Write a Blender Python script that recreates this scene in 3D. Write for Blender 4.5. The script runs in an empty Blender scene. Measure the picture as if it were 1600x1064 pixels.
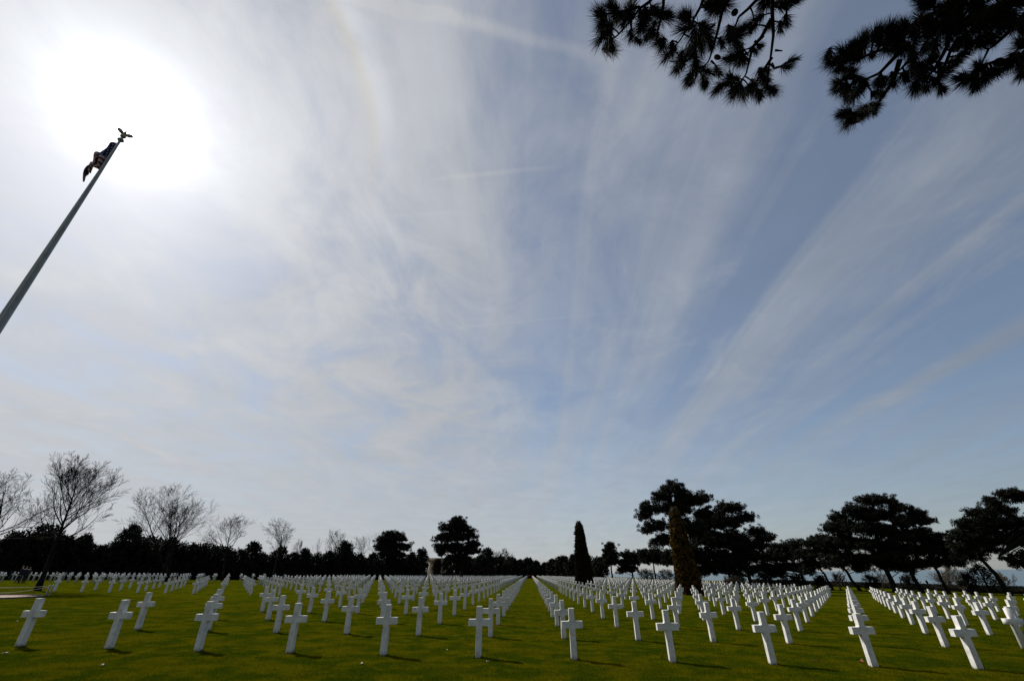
import bpy, bmesh, math, random
import numpy as np
from mathutils import Vector, Matrix

SC = bpy.context.scene
COL = SC.collection
rad = math.radians

# ------------------------------------------------------------------ camera
CAM_H = 1.836
F_PX, YAW, PITCH, ROLL = 667.7, rad(-1.8526), rad(28.59), rad(-0.5596)
SLOPE = -0.0224          # the lawn falls gently towards the sea on the right
_f = np.array([math.sin(YAW) * math.cos(PITCH), math.cos(YAW) * math.cos(PITCH), math.sin(PITCH)])
_r0 = np.array([math.cos(YAW), -math.sin(YAW), 0.0])
_u0 = np.cross(_r0, _f)
_r = _r0 * math.cos(ROLL) + _u0 * math.sin(ROLL)
_u = -_r0 * math.sin(ROLL) + _u0 * math.cos(ROLL)
cam_data = bpy.data.cameras.new('camera')
cam = bpy.data.objects.new('camera', cam_data)
COL.objects.link(cam)
cam_data.sensor_fit = 'HORIZONTAL'
cam_data.sensor_width = 36.0
cam_data.lens = F_PX / 1600 * 36.0
cam_data.clip_start = 0.05
cam_data.clip_end = 60000
M = Matrix.Identity(4)
for i in range(3):
    M[i][0], M[i][1], M[i][2] = _r[i], _u[i], -_f[i]
M[2][3] = CAM_H
cam.matrix_world = M
SC.camera = cam


def ray(px, py):
    d = _f + (px - 800) / F_PX * _r + (532 - py) / F_PX * _u
    return d / np.linalg.norm(d)


def at(px, py, Y):
    """world point seen at photo pixel (px, py), Y metres up the aisle"""
    d = ray(px, py)
    t = Y / d[1]
    return np.array([d[0] * t, Y, CAM_H + d[2] * t])


def gz(x):
    """height of the lawn"""
    return SLOPE * np.clip(x, -150.0, 92.0)


def on_ground(px, py):
    d = ray(px, py)
    t = -CAM_H / (d[2] - SLOPE * d[0])
    return np.array([d[0] * t, d[1] * t, gz(d[0] * t)])


def project(P):
    d = np.asarray(P, float) - np.array([0, 0, CAM_H])
    z = d @ _f
    return 800 + F_PX * (d @ _r) / z, 532 - F_PX * (d @ _u) / z, z


# ------------------------------------------------------------------ sky, sun, exposure
SUN_AZ, SUN_EL = rad(-56.30), rad(41.00)
SUN_V = Vector((math.sin(SUN_AZ) * math.cos(SUN_EL), math.cos(SUN_AZ) * math.cos(SUN_EL), math.sin(SUN_EL)))
SC.view_settings.view_transform = 'Standard'
SC.view_settings.look = 'None'
SC.view_settings.exposure = 0.0
SC.view_settings.gamma = 1.0
SC.view_settings.use_curve_mapping = False
SC.cycles.max_bounces = 6
SC.cycles.use_denoising = True

world = bpy.data.worlds.new('World')
SC.world = world
world.use_nodes = True
WT = world.node_tree
for n in list(WT.nodes):
    WT.nodes.remove(n)


class NB:
    """small helper to write node graphs as expressions"""

    def __init__(self, tree):
        self.t = tree

    def new(self, kind, **kw):
        n = self.t.nodes.new(kind)
        for k, v in kw.items():
            setattr(n, k, v)
        return n

    def put(self, sock, v):
        if isinstance(v, bpy.types.NodeSocket):
            self.t.links.new(v, sock)
        else:
            sock.default_value = v

    def m(self, op, a, b=None, c=None, clamp=False):
        n = self.new('ShaderNodeMath', operation=op, use_clamp=clamp)
        for i, v in enumerate((a, b, c)):
            if v is not None:
                self.put(n.inputs[i], v)
        return n.outputs[0]

    def v(self, op, a, b=None):
        n = self.new('ShaderNodeVectorMath', operation=op)
        self.put(n.inputs[0], a)
        if b is not None:
            self.put(n.inputs[1], b)
        return n.outputs['Value'] if op in ('DOT_PRODUCT', 'LENGTH') else n.outputs[0]

    def xyz(self, x, y, z=0.0):
        n = self.new('ShaderNodeCombineXYZ')
        for i, q in enumerate((x, y, z)):
            self.put(n.inputs[i], q)
        return n.outputs[0]

    def sep(self, vec):
        n = self.new('ShaderNodeSeparateXYZ')
        self.put(n.inputs[0], vec)
        return n.outputs

    def noise(self, vec, scale=1.0, detail=4.0, rough=0.55, dist=0.0):
        n = self.new('ShaderNodeTexNoise')
        if vec is not None:
            self.put(n.inputs['Vector'], vec)
        n.inputs['Scale'].default_value = scale
        n.inputs['Detail'].default_value = detail
        n.inputs['Roughness'].default_value = rough
        n.inputs['Distortion'].default_value = dist
        return n.outputs['Fac']

    def ramp(self, fac, lo, hi, a=0.0, b=1.0):
        n = self.new('ShaderNodeMapRange', interpolation_type='SMOOTHSTEP')
        self.put(n.inputs[0], fac)
        for i, q in zip((1, 2, 3, 4), (lo, hi, a, b)):
            self.put(n.inputs[i], q)
        return n.outputs[0]

    def mix(self, fac, a, b):
        n = self.new('ShaderNodeMix', data_type='RGBA')
        self.put(n.inputs[0], fac)
        for i, q in ((6, a), (7, b)):
            self.put(n.inputs[i], q if isinstance(q, bpy.types.NodeSocket) else (*q, 1.0))
        return n.outputs[2]


def build_sky():
    b = NB(WT)
    out = b.new('ShaderNodeOutputWorld')
    bg = b.new('ShaderNodeBackground')
    bg.inputs['Strength'].default_value = 0.1
    sky = b.new('ShaderNodeTexSky', sky_type='NISHITA', sun_disc=False)
    sky.sun_elevation = SUN_EL
    sky.sun_rotation = SUN_AZ
    sky.altitude = 50
    sky.air_density = 1.0
    sky.dust_density = 0.6
    sky.ozone_density = 2.0
    tc = b.new('ShaderNodeTexCoord')
    D = tc.outputs['Generated']
    x, y, z = b.sep(D)
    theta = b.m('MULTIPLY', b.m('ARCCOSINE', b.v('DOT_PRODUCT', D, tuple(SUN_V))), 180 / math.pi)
    zz = b.m('ADD', b.m('MAXIMUM', z, 0.0), 0.10)
    u = b.m('DIVIDE', x, zz)      # across the cirrus bands
    v = b.m('DIVIDE', y, zz)      # along the cirrus bands
    # slow bends of the bands
    warp = b.m('MULTIPLY', b.m('SUBTRACT', b.noise(b.xyz(b.m('MULTIPLY', u, 0.5), b.m('MULTIPLY', v, 0.35), 3.1), 1.0, 2.0), 0.5), 0.55)
    uw = b.m('ADD', u, warp)
    broad = b.noise(b.xyz(b.m('MULTIPLY', uw, 1.6), b.m('MULTIPLY', v, 0.10), 7.7), 1.0, 3.0, 0.5)
    fine = b.noise(b.xyz(b.m('MULTIPLY', uw, 3.6), b.m('MULTIPLY', v, 0.32), 1.3), 1.0, 5.0, 0.55)
    wisps = b.noise(b.xyz(b.m('MULTIPLY', uw, 2.2), b.m('MULTIPLY', v, 1.6), 5.2), 1.5, 6.0, 0.62, 0.6)
    # the veil thickens towards the west (the sun's side)
    bank = b.ramp(b.m('ADD', u, b.m('MULTIPLY', b.m('SUBTRACT', wisps, 0.5), 0.7)), -0.9, 1.0, 1.0, 0.0)
    # thin crisp threads inside the bands
    us = b.m('ADD', u, b.m('MULTIPLY', warp, 0.45))
    thread = b.noise(b.xyz(b.m('MULTIPLY', us, 6.5), b.m('MULTIPLY', v, 0.11), 4.4), 1.0, 5.0, 0.55)
    curd = b.noise(b.xyz(uw, b.m('MULTIPLY', v, 0.7), 9.4), 3.4, 8.0, 0.62, 0.5)
    streak = b.m('ADD', b.m('MULTIPLY', broad, 0.72), b.m('MULTIPLY', fine, 0.28))
    cov = b.ramp(streak, 0.36, 0.66, 0.0, 0.74)
    cov = b.m('ADD', cov, b.m('MULTIPLY', b.ramp(wisps, 0.45, 0.75), 0.22))
    cov = b.m('ADD', cov, b.m('MULTIPLY', b.ramp(thread, 0.40, 0.70), b.ramp(u, -0.3, 0.5, 0.10, 0.32)))
    cov = b.m('ADD', b.m('MULTIPLY', cov, b.m('SUBTRACT', 1.0, b.m('MULTIPLY', bank, 0.75))), b.m('MULTIPLY', bank, b.m('ADD', 0.46, b.m('MULTIPLY', b.ramp(curd, 0.30, 0.62), 0.46))))
    # low down the line of sight runs through more of the veil
    low = b.ramp(z, 0.0, 0.40, 1.0, 0.0)
    low = b.m('MULTIPLY', low, 0.85)
    cov = b.m('ADD', b.m('MULTIPLY', cov, b.m('SUBTRACT', 1.0, low)), b.m('MULTIPLY', low, b.ramp(x, -0.45, 0.80, 0.93, 0.60)))
    # aircraft trails drifting in the veil

    def trail(p0, p1, width, gain):
        a, c = ray(*p0), ray(*p1)
        a = np.array([a[0], a[1]]) / (a[2] + 0.10)
        c = np.array([c[0], c[1]]) / (c[2] + 0.10)
        t = (c - a) / np.linalg.norm(c - a)
        nx, ny = -t[1], t[0]
        off = -(nx * a[0] + ny * a[1])
        wob = b.m('MULTIPLY', b.m('SUBTRACT', wisps, 0.5), width * 2.2)
        dist = b.m('ABSOLUTE', b.m('ADD', b.m('ADD', b.m('ADD', b.m('MULTIPLY', u, float(nx)), b.m('MULTIPLY', v, float(ny))), float(off)), wob))
        along = b.m('ADD', b.m('MULTIPLY', u, float(t[0])), b.m('MULTIPLY', v, float(t[1])))
        s0, s1 = float(t @ a), float(t @ c)
        L = s1 - s0
        inside = b.m('MULTIPLY', b.ramp(along, s0 - 0.5 * L, s0 + 0.1 * L), b.ramp(along, s0 + 0.55 * L, s1 + 0.1 * L, 1.0, 0.0))
        return b.m('MULTIPLY', b.m('MULTIPLY', b.ramp(dist, 0.0, width, 1.0, 0.0), inside), gain)

    for p0, p1, w, g in (((585, 0), (985, 102), 0.020, 0.22), ((720, 274), (890, 258), 0.012, 0.13),
                         ((640, 522), (990, 487), 0.008, 0.10), ((585, 690), (860, 610), 0.03, 0.12), ((600, 338), (760, 330), 0.012, 0.06)):
        cov = b.m('ADD', cov, trail(p0, p1, w, g))
    # bright cirrus column above the aisle
    colm = b.ramp(b.m('ABSOLUTE', b.m('ADD', uw, 0.10)), 0.0, 0.11, 0.24, 0.0)
    cov = b.m('ADD', cov, b.m('MULTIPLY', b.m('MULTIPLY', colm, b.ramp(fine, 0.3, 0.65)), b.ramp(z, 0.30, 0.55)))
    cov = b.m('MINIMUM', b.m('MAXIMUM', cov, 0.27), 0.97)
    # ice cloud: white veil, forward scattering round the sun, faint 22 degree halo
    def gauss(c0, s):
        q = b.m('DIVIDE', b.m('SUBTRACT', theta, c0), s)
        return b.m('POWER', math.e, b.m('MULTIPLY', b.m('MULTIPLY', q, q), -1.0))
    lum = b.m('ADD', b.ramp(theta, 60.0, 135.0, 4.05, 1.0), b.m('MULTIPLY', b.m('POWER', math.e, b.m('DIVIDE', theta, -19.0)), 6.4))  # unseen veil behind the camera dimmed, to weaken fill on the cross fronts
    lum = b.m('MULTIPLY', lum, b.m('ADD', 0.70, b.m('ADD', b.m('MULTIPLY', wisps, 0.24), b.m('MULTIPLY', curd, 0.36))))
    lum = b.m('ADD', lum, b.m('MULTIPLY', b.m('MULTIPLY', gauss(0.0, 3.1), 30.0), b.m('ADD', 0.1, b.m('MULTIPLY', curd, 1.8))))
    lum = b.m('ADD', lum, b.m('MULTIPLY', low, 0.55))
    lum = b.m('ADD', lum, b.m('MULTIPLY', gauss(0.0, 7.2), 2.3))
    high = b.ramp(z, 0.66, 0.84)
    lum = b.m('ADD', lum, b.m('MULTIPLY', b.m('MULTIPLY', gauss(23.2, 1.3), 0.8), high))
    lum = b.m('SUBTRACT', lum, b.m('MULTIPLY', gauss(19.5, 2.4), 0.25))
    tint = b.mix(b.ramp(theta, 20.0, 100.0), (0.965, 0.99, 1.035), (0.86, 0.95, 1.08))
    warm = b.m('MULTIPLY', b.m('MULTIPLY', gauss(21.9, 0.7), 0.55), high)
    tint = b.mix(warm, tint, (1.02, 0.97, 0.86))
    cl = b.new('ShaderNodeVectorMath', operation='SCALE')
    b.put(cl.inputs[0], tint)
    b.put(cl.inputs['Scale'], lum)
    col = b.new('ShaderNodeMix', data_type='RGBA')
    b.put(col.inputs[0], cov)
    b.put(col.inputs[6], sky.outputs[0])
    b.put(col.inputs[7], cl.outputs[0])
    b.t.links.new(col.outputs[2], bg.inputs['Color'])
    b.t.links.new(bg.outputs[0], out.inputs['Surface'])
    world.cycles.sampling_method = 'MANUAL'
    world.cycles.sample_map_resolution = 1024


build_sky()

sun_data = bpy.data.lights.new('sun', 'SUN')
sun_data.energy = 5.0
sun_data.angle = rad(0.6)
sun_data.color = (1.0, 0.965, 0.91)
sun = bpy.data.objects.new('sun', sun_data)
COL.objects.link(sun)
sun.rotation_euler = (-SUN_V).to_track_quat('-Z', 'Y').to_euler()


# ------------------------------------------------------------------ materials
def material(name, build, rough=0.8, spec=0.3):
    mt = bpy.data.materials.new(name)
    mt.use_nodes = True
    b = NB(mt.node_tree)
    bs = mt.node_tree.nodes['Principled BSDF']
    bs.inputs['Roughness'].default_value = rough
    bs.inputs['Specular IOR Level'].default_value = spec
    build(b, bs)
    return mt


def bump(b, bs, h, strength=0.3, dist=0.02):
    n = b.new('ShaderNodeBump')
    n.inputs['Strength'].default_value = strength
    n.inputs['Distance'].default_value = dist
    b.put(n.inputs['Height'], h)
    b.t.links.new(n.outputs[0], bs.inputs['Normal'])


def objco(b):
    return b.new('ShaderNodeTexCoord').outputs['Object']


def worldco(b):
    return b.new('ShaderNodeNewGeometry').outputs['Position']


def two_tone(name, c1, c2, scale, rough=0.8, spec=0.3, lo=0.35, hi=0.65, bumpy=0.0, detail=5.0):
    def f(b, bs):
        n = b.noise(objco(b), scale, detail)
        b.put(bs.inputs['Base Color'], b.mix(b.ramp(n, lo, hi), c1, c2))
        if bumpy:
            bump(b, bs, n, 0.5, bumpy)
    return material(name, f, rough, spec)


def m_lawn(b, bs):
    p = worldco(b)
    big = b.noise(p, 0.45, 4.0)
    mid = b.noise(p, 1.3, 6.0, 0.62)
    small = b.noise(p, 14.0, 5.0, 0.7)
    tiny = b.noise(p, 70.0, 3.0, 0.7)
    c = b.mix(b.ramp(mid, 0.42, 0.62), (0.026, 0.039, 0.0010), (0.064, 0.062, 0.0012))
    c = b.mix(b.m('MULTIPLY', b.ramp(big, 0.45, 0.7), 0.55), c, (0.082, 0.068, 0.0016))
    c = b.mix(b.m('MULTIPLY', b.ramp(small, 0.55, 0.75), 0.6), c, (0.080, 0.064, 0.0020))
    c = b.mix(b.m('MULTIPLY', b.ramp(tiny, 0.5, 0.3), 0.5), c, (0.006, 0.013, 0.0006))
    b.put(bs.inputs['Base Color'], c)
    bump(b, bs, b.m('ADD', small, tiny), 0.9, 0.03)


def m_blade(b, bs):
    p = worldco(b)
    mid = b.noise(p, 1.3, 6.0, 0.62)
    big = b.noise(p, 0.45, 4.0)
    sp = b.noise(p, 40.0, 2.0)
    c = b.mix(b.ramp(mid, 0.42, 0.62), (0.028, 0.043, 0.0010), (0.070, 0.068, 0.0012))
    c = b.mix(b.m('MULTIPLY', b.ramp(big, 0.45, 0.7), 0.55), c, (0.088, 0.073, 0.0016))
    c = b.mix(b.ramp(sp, 0.6, 0.75), c, (0.14, 0.115, 0.005))
    b.put(bs.inputs['Base Color'], c)


def leaf_mat(name, c1, c2, scale=2.0, trans=0.25):
    """thin leaf: diffuse plus light coming through"""
    mt = bpy.data.materials.new(name)
    mt.use_nodes = True
    b = NB(mt.node_tree)
    bs = mt.node_tree.nodes['Principled BSDF']
    out = mt.node_tree.nodes['Material Output']
    bs.inputs['Roughness'].default_value = 0.7
    bs.inputs['Specular IOR Level'].default_value = 0.12
    n = b.noise(objco(b), scale, 4.0)
    c = b.mix(b.ramp(n, 0.35, 0.65), c1, c2)
    b.put(bs.inputs['Base Color'], c)
    tr = b.new('ShaderNodeBsdfTranslucent')
    b.put(tr.inputs['Color'], c)
    mx = b.new('ShaderNodeMixShader')
    mx.inputs[0].default_value = trans
    b.t.links.new(bs.outputs[0], mx.inputs[1])
    b.t.links.new(tr.outputs[0], mx.inputs[2])
    b.t.links.new(mx.outputs[0], out.inputs['Surface'])
    return mt


def m_marble(b, bs):
    oi = b.new('ShaderNodeObjectInfo')
    p = b.v('ADD', objco(b), b.v('MULTIPLY', b.xyz(oi.outputs['Random'], oi.outputs['Random'], oi.outputs['Random']), (37.0, 11.0, 23.0)))
    vein = b.noise(p, 3.0, 6.0, 0.6, 1.5)
    grime = b.noise(p, 9.0, 5.0, 0.65)
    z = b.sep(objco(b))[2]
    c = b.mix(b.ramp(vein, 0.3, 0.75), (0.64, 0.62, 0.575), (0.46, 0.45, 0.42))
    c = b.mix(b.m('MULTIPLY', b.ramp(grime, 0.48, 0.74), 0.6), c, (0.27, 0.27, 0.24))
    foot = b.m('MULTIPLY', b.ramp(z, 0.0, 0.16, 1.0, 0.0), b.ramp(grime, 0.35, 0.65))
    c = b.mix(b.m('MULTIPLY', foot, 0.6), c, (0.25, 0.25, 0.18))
    b.put(bs.inputs['Base Color'], c)
    bump(b, bs, grime, 0.12, 0.004)


def m_marble_far(b, bs):
    n = b.noise(worldco(b), 2.5, 3.0)
    b.put(bs.inputs['Base Color'], b.mix(b.ramp(n, 0.35, 0.7), (0.62, 0.605, 0.57), (0.48, 0.47, 0.445)))


def m_sea(b, bs):
    bs.inputs['Base Color'].default_value = (0.045, 0.085, 0.095, 1)
    bump(b, bs, b.noise(b.v('MULTIPLY', worldco(b), (0.05, 0.12, 0.1)), 1.0, 5.0), 0.6, 3.0)


def m_flag(b, bs):
    uvn = b.new('ShaderNodeUVMap')
    u, v, _ = b.sep(uvn.outputs[0])
    stripe = b.m('MODULO', b.m('FLOOR', b.m('MULTIPLY', v, 13.0)), 2.0)
    c = b.mix(b.m('GREATER_THAN', stripe, 0.5), (0.20, 0.012, 0.02), (0.40, 0.38, 0.36))
    in_c = b.m('MULTIPLY', b.m('LESS_THAN', u, 0.40), b.m('GREATER_THAN', v, 6.0 / 13.0))
    su = b.m('SUBTRACT', b.m('FRACT', b.m('MULTIPLY', u, 15.0)), 0.5)
    sv = b.m('SUBTRACT', b.m('FRACT', b.m('MULTIPLY', b.m('SUBTRACT', v, 6.0 / 13.0), 10.2)), 0.5)
    star = b.m('LESS_THAN', b.m('SQRT', b.m('ADD', b.m('MULTIPLY', su, su), b.m('MULTIPLY', sv, sv))), 0.2)
    canton = b.mix(star, (0.014, 0.018, 0.06), (0.34, 0.34, 0.34))
    b.put(bs.inputs['Base Color'], b.mix(in_c, c, canton))


MAT = {}
MAT['lawn'] = material('lawn', m_lawn, 1.0, 0.0)
MAT['blade'] = material('grass blade', m_blade, 1.0, 0.0)


def add_translucency(mt, amount):
    b = NB(mt.node_tree)
    bs = mt.node_tree.nodes['Principled BSDF']
    out = mt.node_tree.nodes['Material Output']
    tr = b.new('ShaderNodeBsdfTranslucent')
    b.put(tr.inputs['Color'], bs.inputs['Base Color'].links[0].from_socket)
    mx = b.new('ShaderNodeMixShader')
    mx.inputs[0].default_value = amount
    b.t.links.new(bs.outputs[0], mx.inputs[1])
    b.t.links.new(tr.outputs[0], mx.inputs[2])
    b.t.links.new(mx.outputs[0], out.inputs['Surface'])


add_translucency(MAT['blade'], 0.45)
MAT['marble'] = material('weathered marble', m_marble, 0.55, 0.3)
MAT['marble_far'] = material('marble in distance', m_marble_far, 0.6, 0.3)
MAT['sea'] = material('sea', m_sea, 0.25, 0.5)
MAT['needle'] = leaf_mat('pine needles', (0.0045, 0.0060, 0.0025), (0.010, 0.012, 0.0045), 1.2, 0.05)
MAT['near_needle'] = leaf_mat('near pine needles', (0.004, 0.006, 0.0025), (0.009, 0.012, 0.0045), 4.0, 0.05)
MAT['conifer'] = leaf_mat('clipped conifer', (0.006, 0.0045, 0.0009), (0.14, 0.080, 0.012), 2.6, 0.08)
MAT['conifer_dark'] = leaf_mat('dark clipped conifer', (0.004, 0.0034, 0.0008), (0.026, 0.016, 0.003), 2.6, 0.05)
MAT['bark'] = two_tone('pine bark', (0.006, 0.0045, 0.0035), (0.014, 0.011, 0.008), 6.0, 0.95, 0.1, bumpy=0.03)
MAT['twig'] = two_tone('bare bark', (0.006, 0.005, 0.0045), (0.012, 0.010, 0.009), 3.0, 0.95, 0.1)
MAT['scrub'] = two_tone('dry scrub', (0.07, 0.055, 0.035), (0.11, 0.085, 0.055), 3.0, 0.95, 0.1)
MAT['metal'] = two_tone('painted pole', (0.20, 0.21, 0.22), (0.27, 0.28, 0.29), 2.0, 0.45, 0.5)
MAT['gilt'] = material('weathered gilt', lambda b, bs: (bs.inputs['Base Color'].__setattr__('default_value', (0.30, 0.23, 0.15, 1)), bs.inputs['Metallic'].__setattr__('default_value', 0.7)), 0.4)
MAT['flag'] = material('flag cloth', m_flag, 0.9, 0.05)
MAT['rope'] = two_tone('rope', (0.40, 0.38, 0.30), (0.52, 0.50, 0.40), 20.0, 0.9, 0.1)
MAT['post'] = two_tone('white post', (0.55, 0.56, 0.54), (0.7, 0.7, 0.68), 8.0, 0.5, 0.3)
MAT['paving'] = two_tone('pink gravel', (0.34, 0.25, 0.21), (0.46, 0.36, 0.31), 25.0, 0.95, 0.1, bumpy=0.01)
MAT['kerb'] = two_tone('dark kerb', (0.05, 0.045, 0.04), (0.10, 0.09, 0.08), 10.0, 0.9, 0.1)
MAT['limestone'] = two_tone('limestone', (0.26, 0.21, 0.15), (0.36, 0.30, 0.22), 0.8, 0.85, 0.1)
MAT['red_hedge'] = leaf_mat('red hedge', (0.05, 0.016, 0.010), (0.09, 0.03, 0.016), 2.0, 0.1)
MAT['fallen'] = two_tone('fallen leaf', (0.10, 0.035, 0.012), (0.22, 0.09, 0.035), 30.0, 0.8, 0.2)
MAT['petal'] = two_tone('daisy petal', (0.6, 0.58, 0.48), (0.75, 0.73, 0.66), 30.0, 0.8, 0.2)
MAT['skin'] = two_tone('skin', (0.42, 0.26, 0.19), (0.50, 0.32, 0.24), 8.0, 0.6, 0.3)
MAT['hair'] = two_tone('hair', (0.02, 0.015, 0.01), (0.05, 0.035, 0.02), 30.0, 0.7, 0.3)
for nm, c in (('black', (0.012, 0.012, 0.014)), ('navy', (0.012, 0.018, 0.035)), ('brown', (0.04, 0.025, 0.018)), ('denim', (0.025, 0.035, 0.06)), ('pink', (0.42, 0.22, 0.20)), ('white_cloth', (0.6, 0.6, 0.58))):
    MAT[nm] = two_tone(nm + ' cloth', c, tuple(q * 1.5 for q in c), 12.0, 0.9, 0.1)


# ------------------------------------------------------------------ mesh helpers
class MB:
    """collects vertices and faces, then links them as ONE mesh object"""

    def __init__(self):
        self.V, self.T, self.Q, self.n = [], [], [], 0

    def add(self, v, tris=None, quads=None):
        v = np.asarray(v, float).reshape(-1, 3)
        if tris is not None and len(tris):
            self.T.append(np.asarray(tris, int).reshape(-1, 3) + self.n)
        if quads is not None and len(quads):
            self.Q.append(np.asarray(quads, int).reshape(-1, 4) + self.n)
        self.V.append(v)
        self.n += len(v)

    def tube(self, pts, radii, sides=5, cap=True):
        pts = np.asarray(pts, float)
        n = len(pts)
        radii = np.broadcast_to(np.asarray(radii, float), (n,))
        tan = np.gradient(pts, axis=0)
        tan /= np.linalg.norm(tan, axis=1)[:, None] + 1e-12
        ref = np.array([0, 0, 1.0]) if abs(tan[0][2]) < 0.9 else np.array([1.0, 0, 0])
        a = np.cross(tan, ref)
        a /= np.linalg.norm(a, axis=1)[:, None] + 1e-12
        c = np.cross(tan, a)
        ang = np.arange(sides) * 2 * math.pi / sides
        V = pts[:, None, :] + radii[:, None, None] * (np.cos(ang)[None, :, None] * a[:, None, :] + np.sin(ang)[None, :, None] * c[:, None, :])
        i = np.arange(n - 1)[:, None] * sides
        j = np.arange(sides)[None, :]
        k = (j + 1) % sides
        Q = np.stack([i + j, i + k, i + k + sides, i + j + sides], -1).reshape(-1, 4)
        T = []
        V = V.reshape(-1, 3)
        if cap:
            V = np.vstack([V, pts[0], pts[-1]])
            o = n * sides
            for q in range(sides):
                T.append((o, (q + 1) % sides, q))
                T.append((o + 1, (n - 1) * sides + q, (n - 1) * sides + (q + 1) % sides))
        self.add(V, T, Q)

    def tubes(self, P, R, sides=3):
        """many uncapped tubes at once: P (m, n, 3), R (m, n)"""
        m, n, _ = P.shape
        tan = np.gradient(P, axis=1)
        tan /= np.linalg.norm(tan, axis=2)[..., None] + 1e-12
        ref = np.where(np.abs(tan[:, :1, 2:3]) < 0.9, np.array([0, 0, 1.0]), np.array([1.0, 0, 0]))
        a = np.cross(tan, np.broadcast_to(ref, tan.shape))
        a /= np.linalg.norm(a, axis=2)[..., None] + 1e-12
        c = np.cross(tan, a)
        ang = np.arange(sides) * 2 * math.pi / sides
        V = P[:, :, None, :] + R[:, :, None, None] * (np.cos(ang)[None, None, :, None] * a[:, :, None, :] + np.sin(ang)[None, None, :, None] * c[:, :, None, :])
        t = np.arange(m)[:, None, None] * n * sides
        i = np.arange(n - 1)[None, :, None] * sides
        j = np.arange(sides)[None, None, :]
        k = (j + 1) % sides
        self.add(V, None, np.stack([t + i + j, t + i + k, t + i + k + sides, t + i + j + sides], -1).reshape(-1, 4))

    def box(self, lo, hi):
        (x0, y0, z0), (x1, y1, z1) = lo, hi
        v = [(x, y, z) for z in (z0, z1) for x, y in ((x0, y0), (x1, y0), (x1, y1), (x0, y1))]
        self.add(v, None, [(0, 3, 2, 1), (4, 5, 6, 7), (0, 1, 5, 4), (1, 2, 6, 5), (2, 3, 7, 6), (3, 0, 4, 7)])

    def lathe(self, prof, seg=16, origin=(0, 0, 0)):
        prof = np.asarray(prof, float)
        ang = np.arange(seg) * 2 * math.pi / seg
        V = np.stack([prof[:, 0][:, None] * np.cos(ang), prof[:, 0][:, None] * np.sin(ang), np.repeat(prof[:, 1][:, None], seg, 1)], -1).reshape(-1, 3) + np.asarray(origin)
        i = np.arange(len(prof) - 1)[:, None] * seg
        j = np.arange(seg)[None, :]
        k = (j + 1) % seg
        self.add(V, None, np.stack([i + j, i + k, i + k + seg, i + j + seg], -1).reshape(-1, 4))

    def blades(self, P, Dv, length, width, rng):
        """one thin triangle per point, pointing along Dv"""
        P = np.asarray(P, float)
        N = len(P)
        Dv = Dv / (np.linalg.norm(Dv, axis=1)[:, None] + 1e-9)
        s = np.cross(Dv, rng.normal(size=(N, 3)))
        s /= np.linalg.norm(s, axis=1)[:, None] + 1e-9
        length = np.broadcast_to(length, (N,))[:, None]
        width = np.broadcast_to(width, (N,))[:, None]
        V = np.stack([P - s * width / 2, P + s * width / 2, P + Dv * length], 1).reshape(-1, 3)
        self.add(V, np.arange(3 * N).reshape(-1, 3))

    def mesh(self, name):
        V = np.vstack(self.V) if self.V else np.zeros((0, 3))
        T = np.vstack(self.T) if self.T else np.zeros((0, 3), int)
        Q = np.vstack(self.Q) if self.Q else np.zeros((0, 4), int)
        me = bpy.data.meshes.new(name)
        me.vertices.add(len(V))
        me.vertices.foreach_set('co', V.astype(np.float32).ravel())
        loops = np.concatenate([T.ravel(), Q.ravel()]).astype(np.int32)
        me.loops.add(len(loops))
        me.loops.foreach_set('vertex_index', loops)
        start = np.concatenate([np.arange(len(T)) * 3, len(T) * 3 + np.arange(len(Q)) * 4]).astype(np.int32)
        me.polygons.add(len(start))
        me.polygons.foreach_set('loop_start', start)
        me.update(calc_edges=True)
        return me

    def build(self, name, mat, parent=None, smooth=False, loc=None):
        me = self.mesh(name)
        return link(name, me, mat, parent, smooth, loc)


def link(name, me, mat, parent=None, smooth=False, loc=None):
    o = bpy.data.objects.new(name, me)
    COL.objects.link(o)
    if mat is not None:
        me.materials.append(MAT[mat] if isinstance(mat, str) else mat)
    if smooth:
        me.polygons.foreach_set('use_smooth', [True] * len(me.polygons))
    if loc is not None:
        o.location = loc
    if parent is not None:
        o.parent = parent
    return o


def tag(o, label=None, cat=None, group=None, kind=None):
    for k, v in (('label', label), ('category', cat), ('group', group), ('kind', kind)):
        if v:
            o[k] = v
    return o


def thing(name, label, cat, loc=(0, 0, 0), group=None):
    o = bpy.data.objects.new(name, None)
    COL.objects.link(o)
    o.location = loc
    o.empty_display_size = 0.2
    return tag(o, label, cat, group)


# ------------------------------------------------------------------ ground, sea, path
def sheet(name, pts, z, mat):
    mb = MB()
    mb.add([(x, y, z) for x, y in pts], None, [(0, 1, 2, 3)])
    return tag(mb.build(name, mat), kind='structure')


BLUFF = 92.0
mb = MB()
gx = np.array([-3000, -900, -300, -150, -60, -30, 0, 30, 60, BLUFF, BLUFF + 6, BLUFF + 60, BLUFF + 110])
ghz = np.array([gz(x) for x in gx[:10]] + [-3.0, -30, -52])
gy = np.array([-300, -60, -10, 10, 40, 90, 160, 260, 400, 900, 4000])
GV = np.array([(x, y, z) for y in gy for x, z in zip(gx, ghz)])
nx = len(gx)
GQ = [(j * nx + i, j * nx + i + 1, (j + 1) * nx + i + 1, (j + 1) * nx + i) for j in range(len(gy) - 1) for i in range(nx - 1)]
mb.add(GV, None, GQ)
tag(mb.build('lawn', 'lawn'), kind='structure')
sheet('sea', [(BLUFF + 40, -4000), (45000, -4000), (45000, 45000), (BLUFF + 40, 45000)], -48, 'sea')


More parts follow.
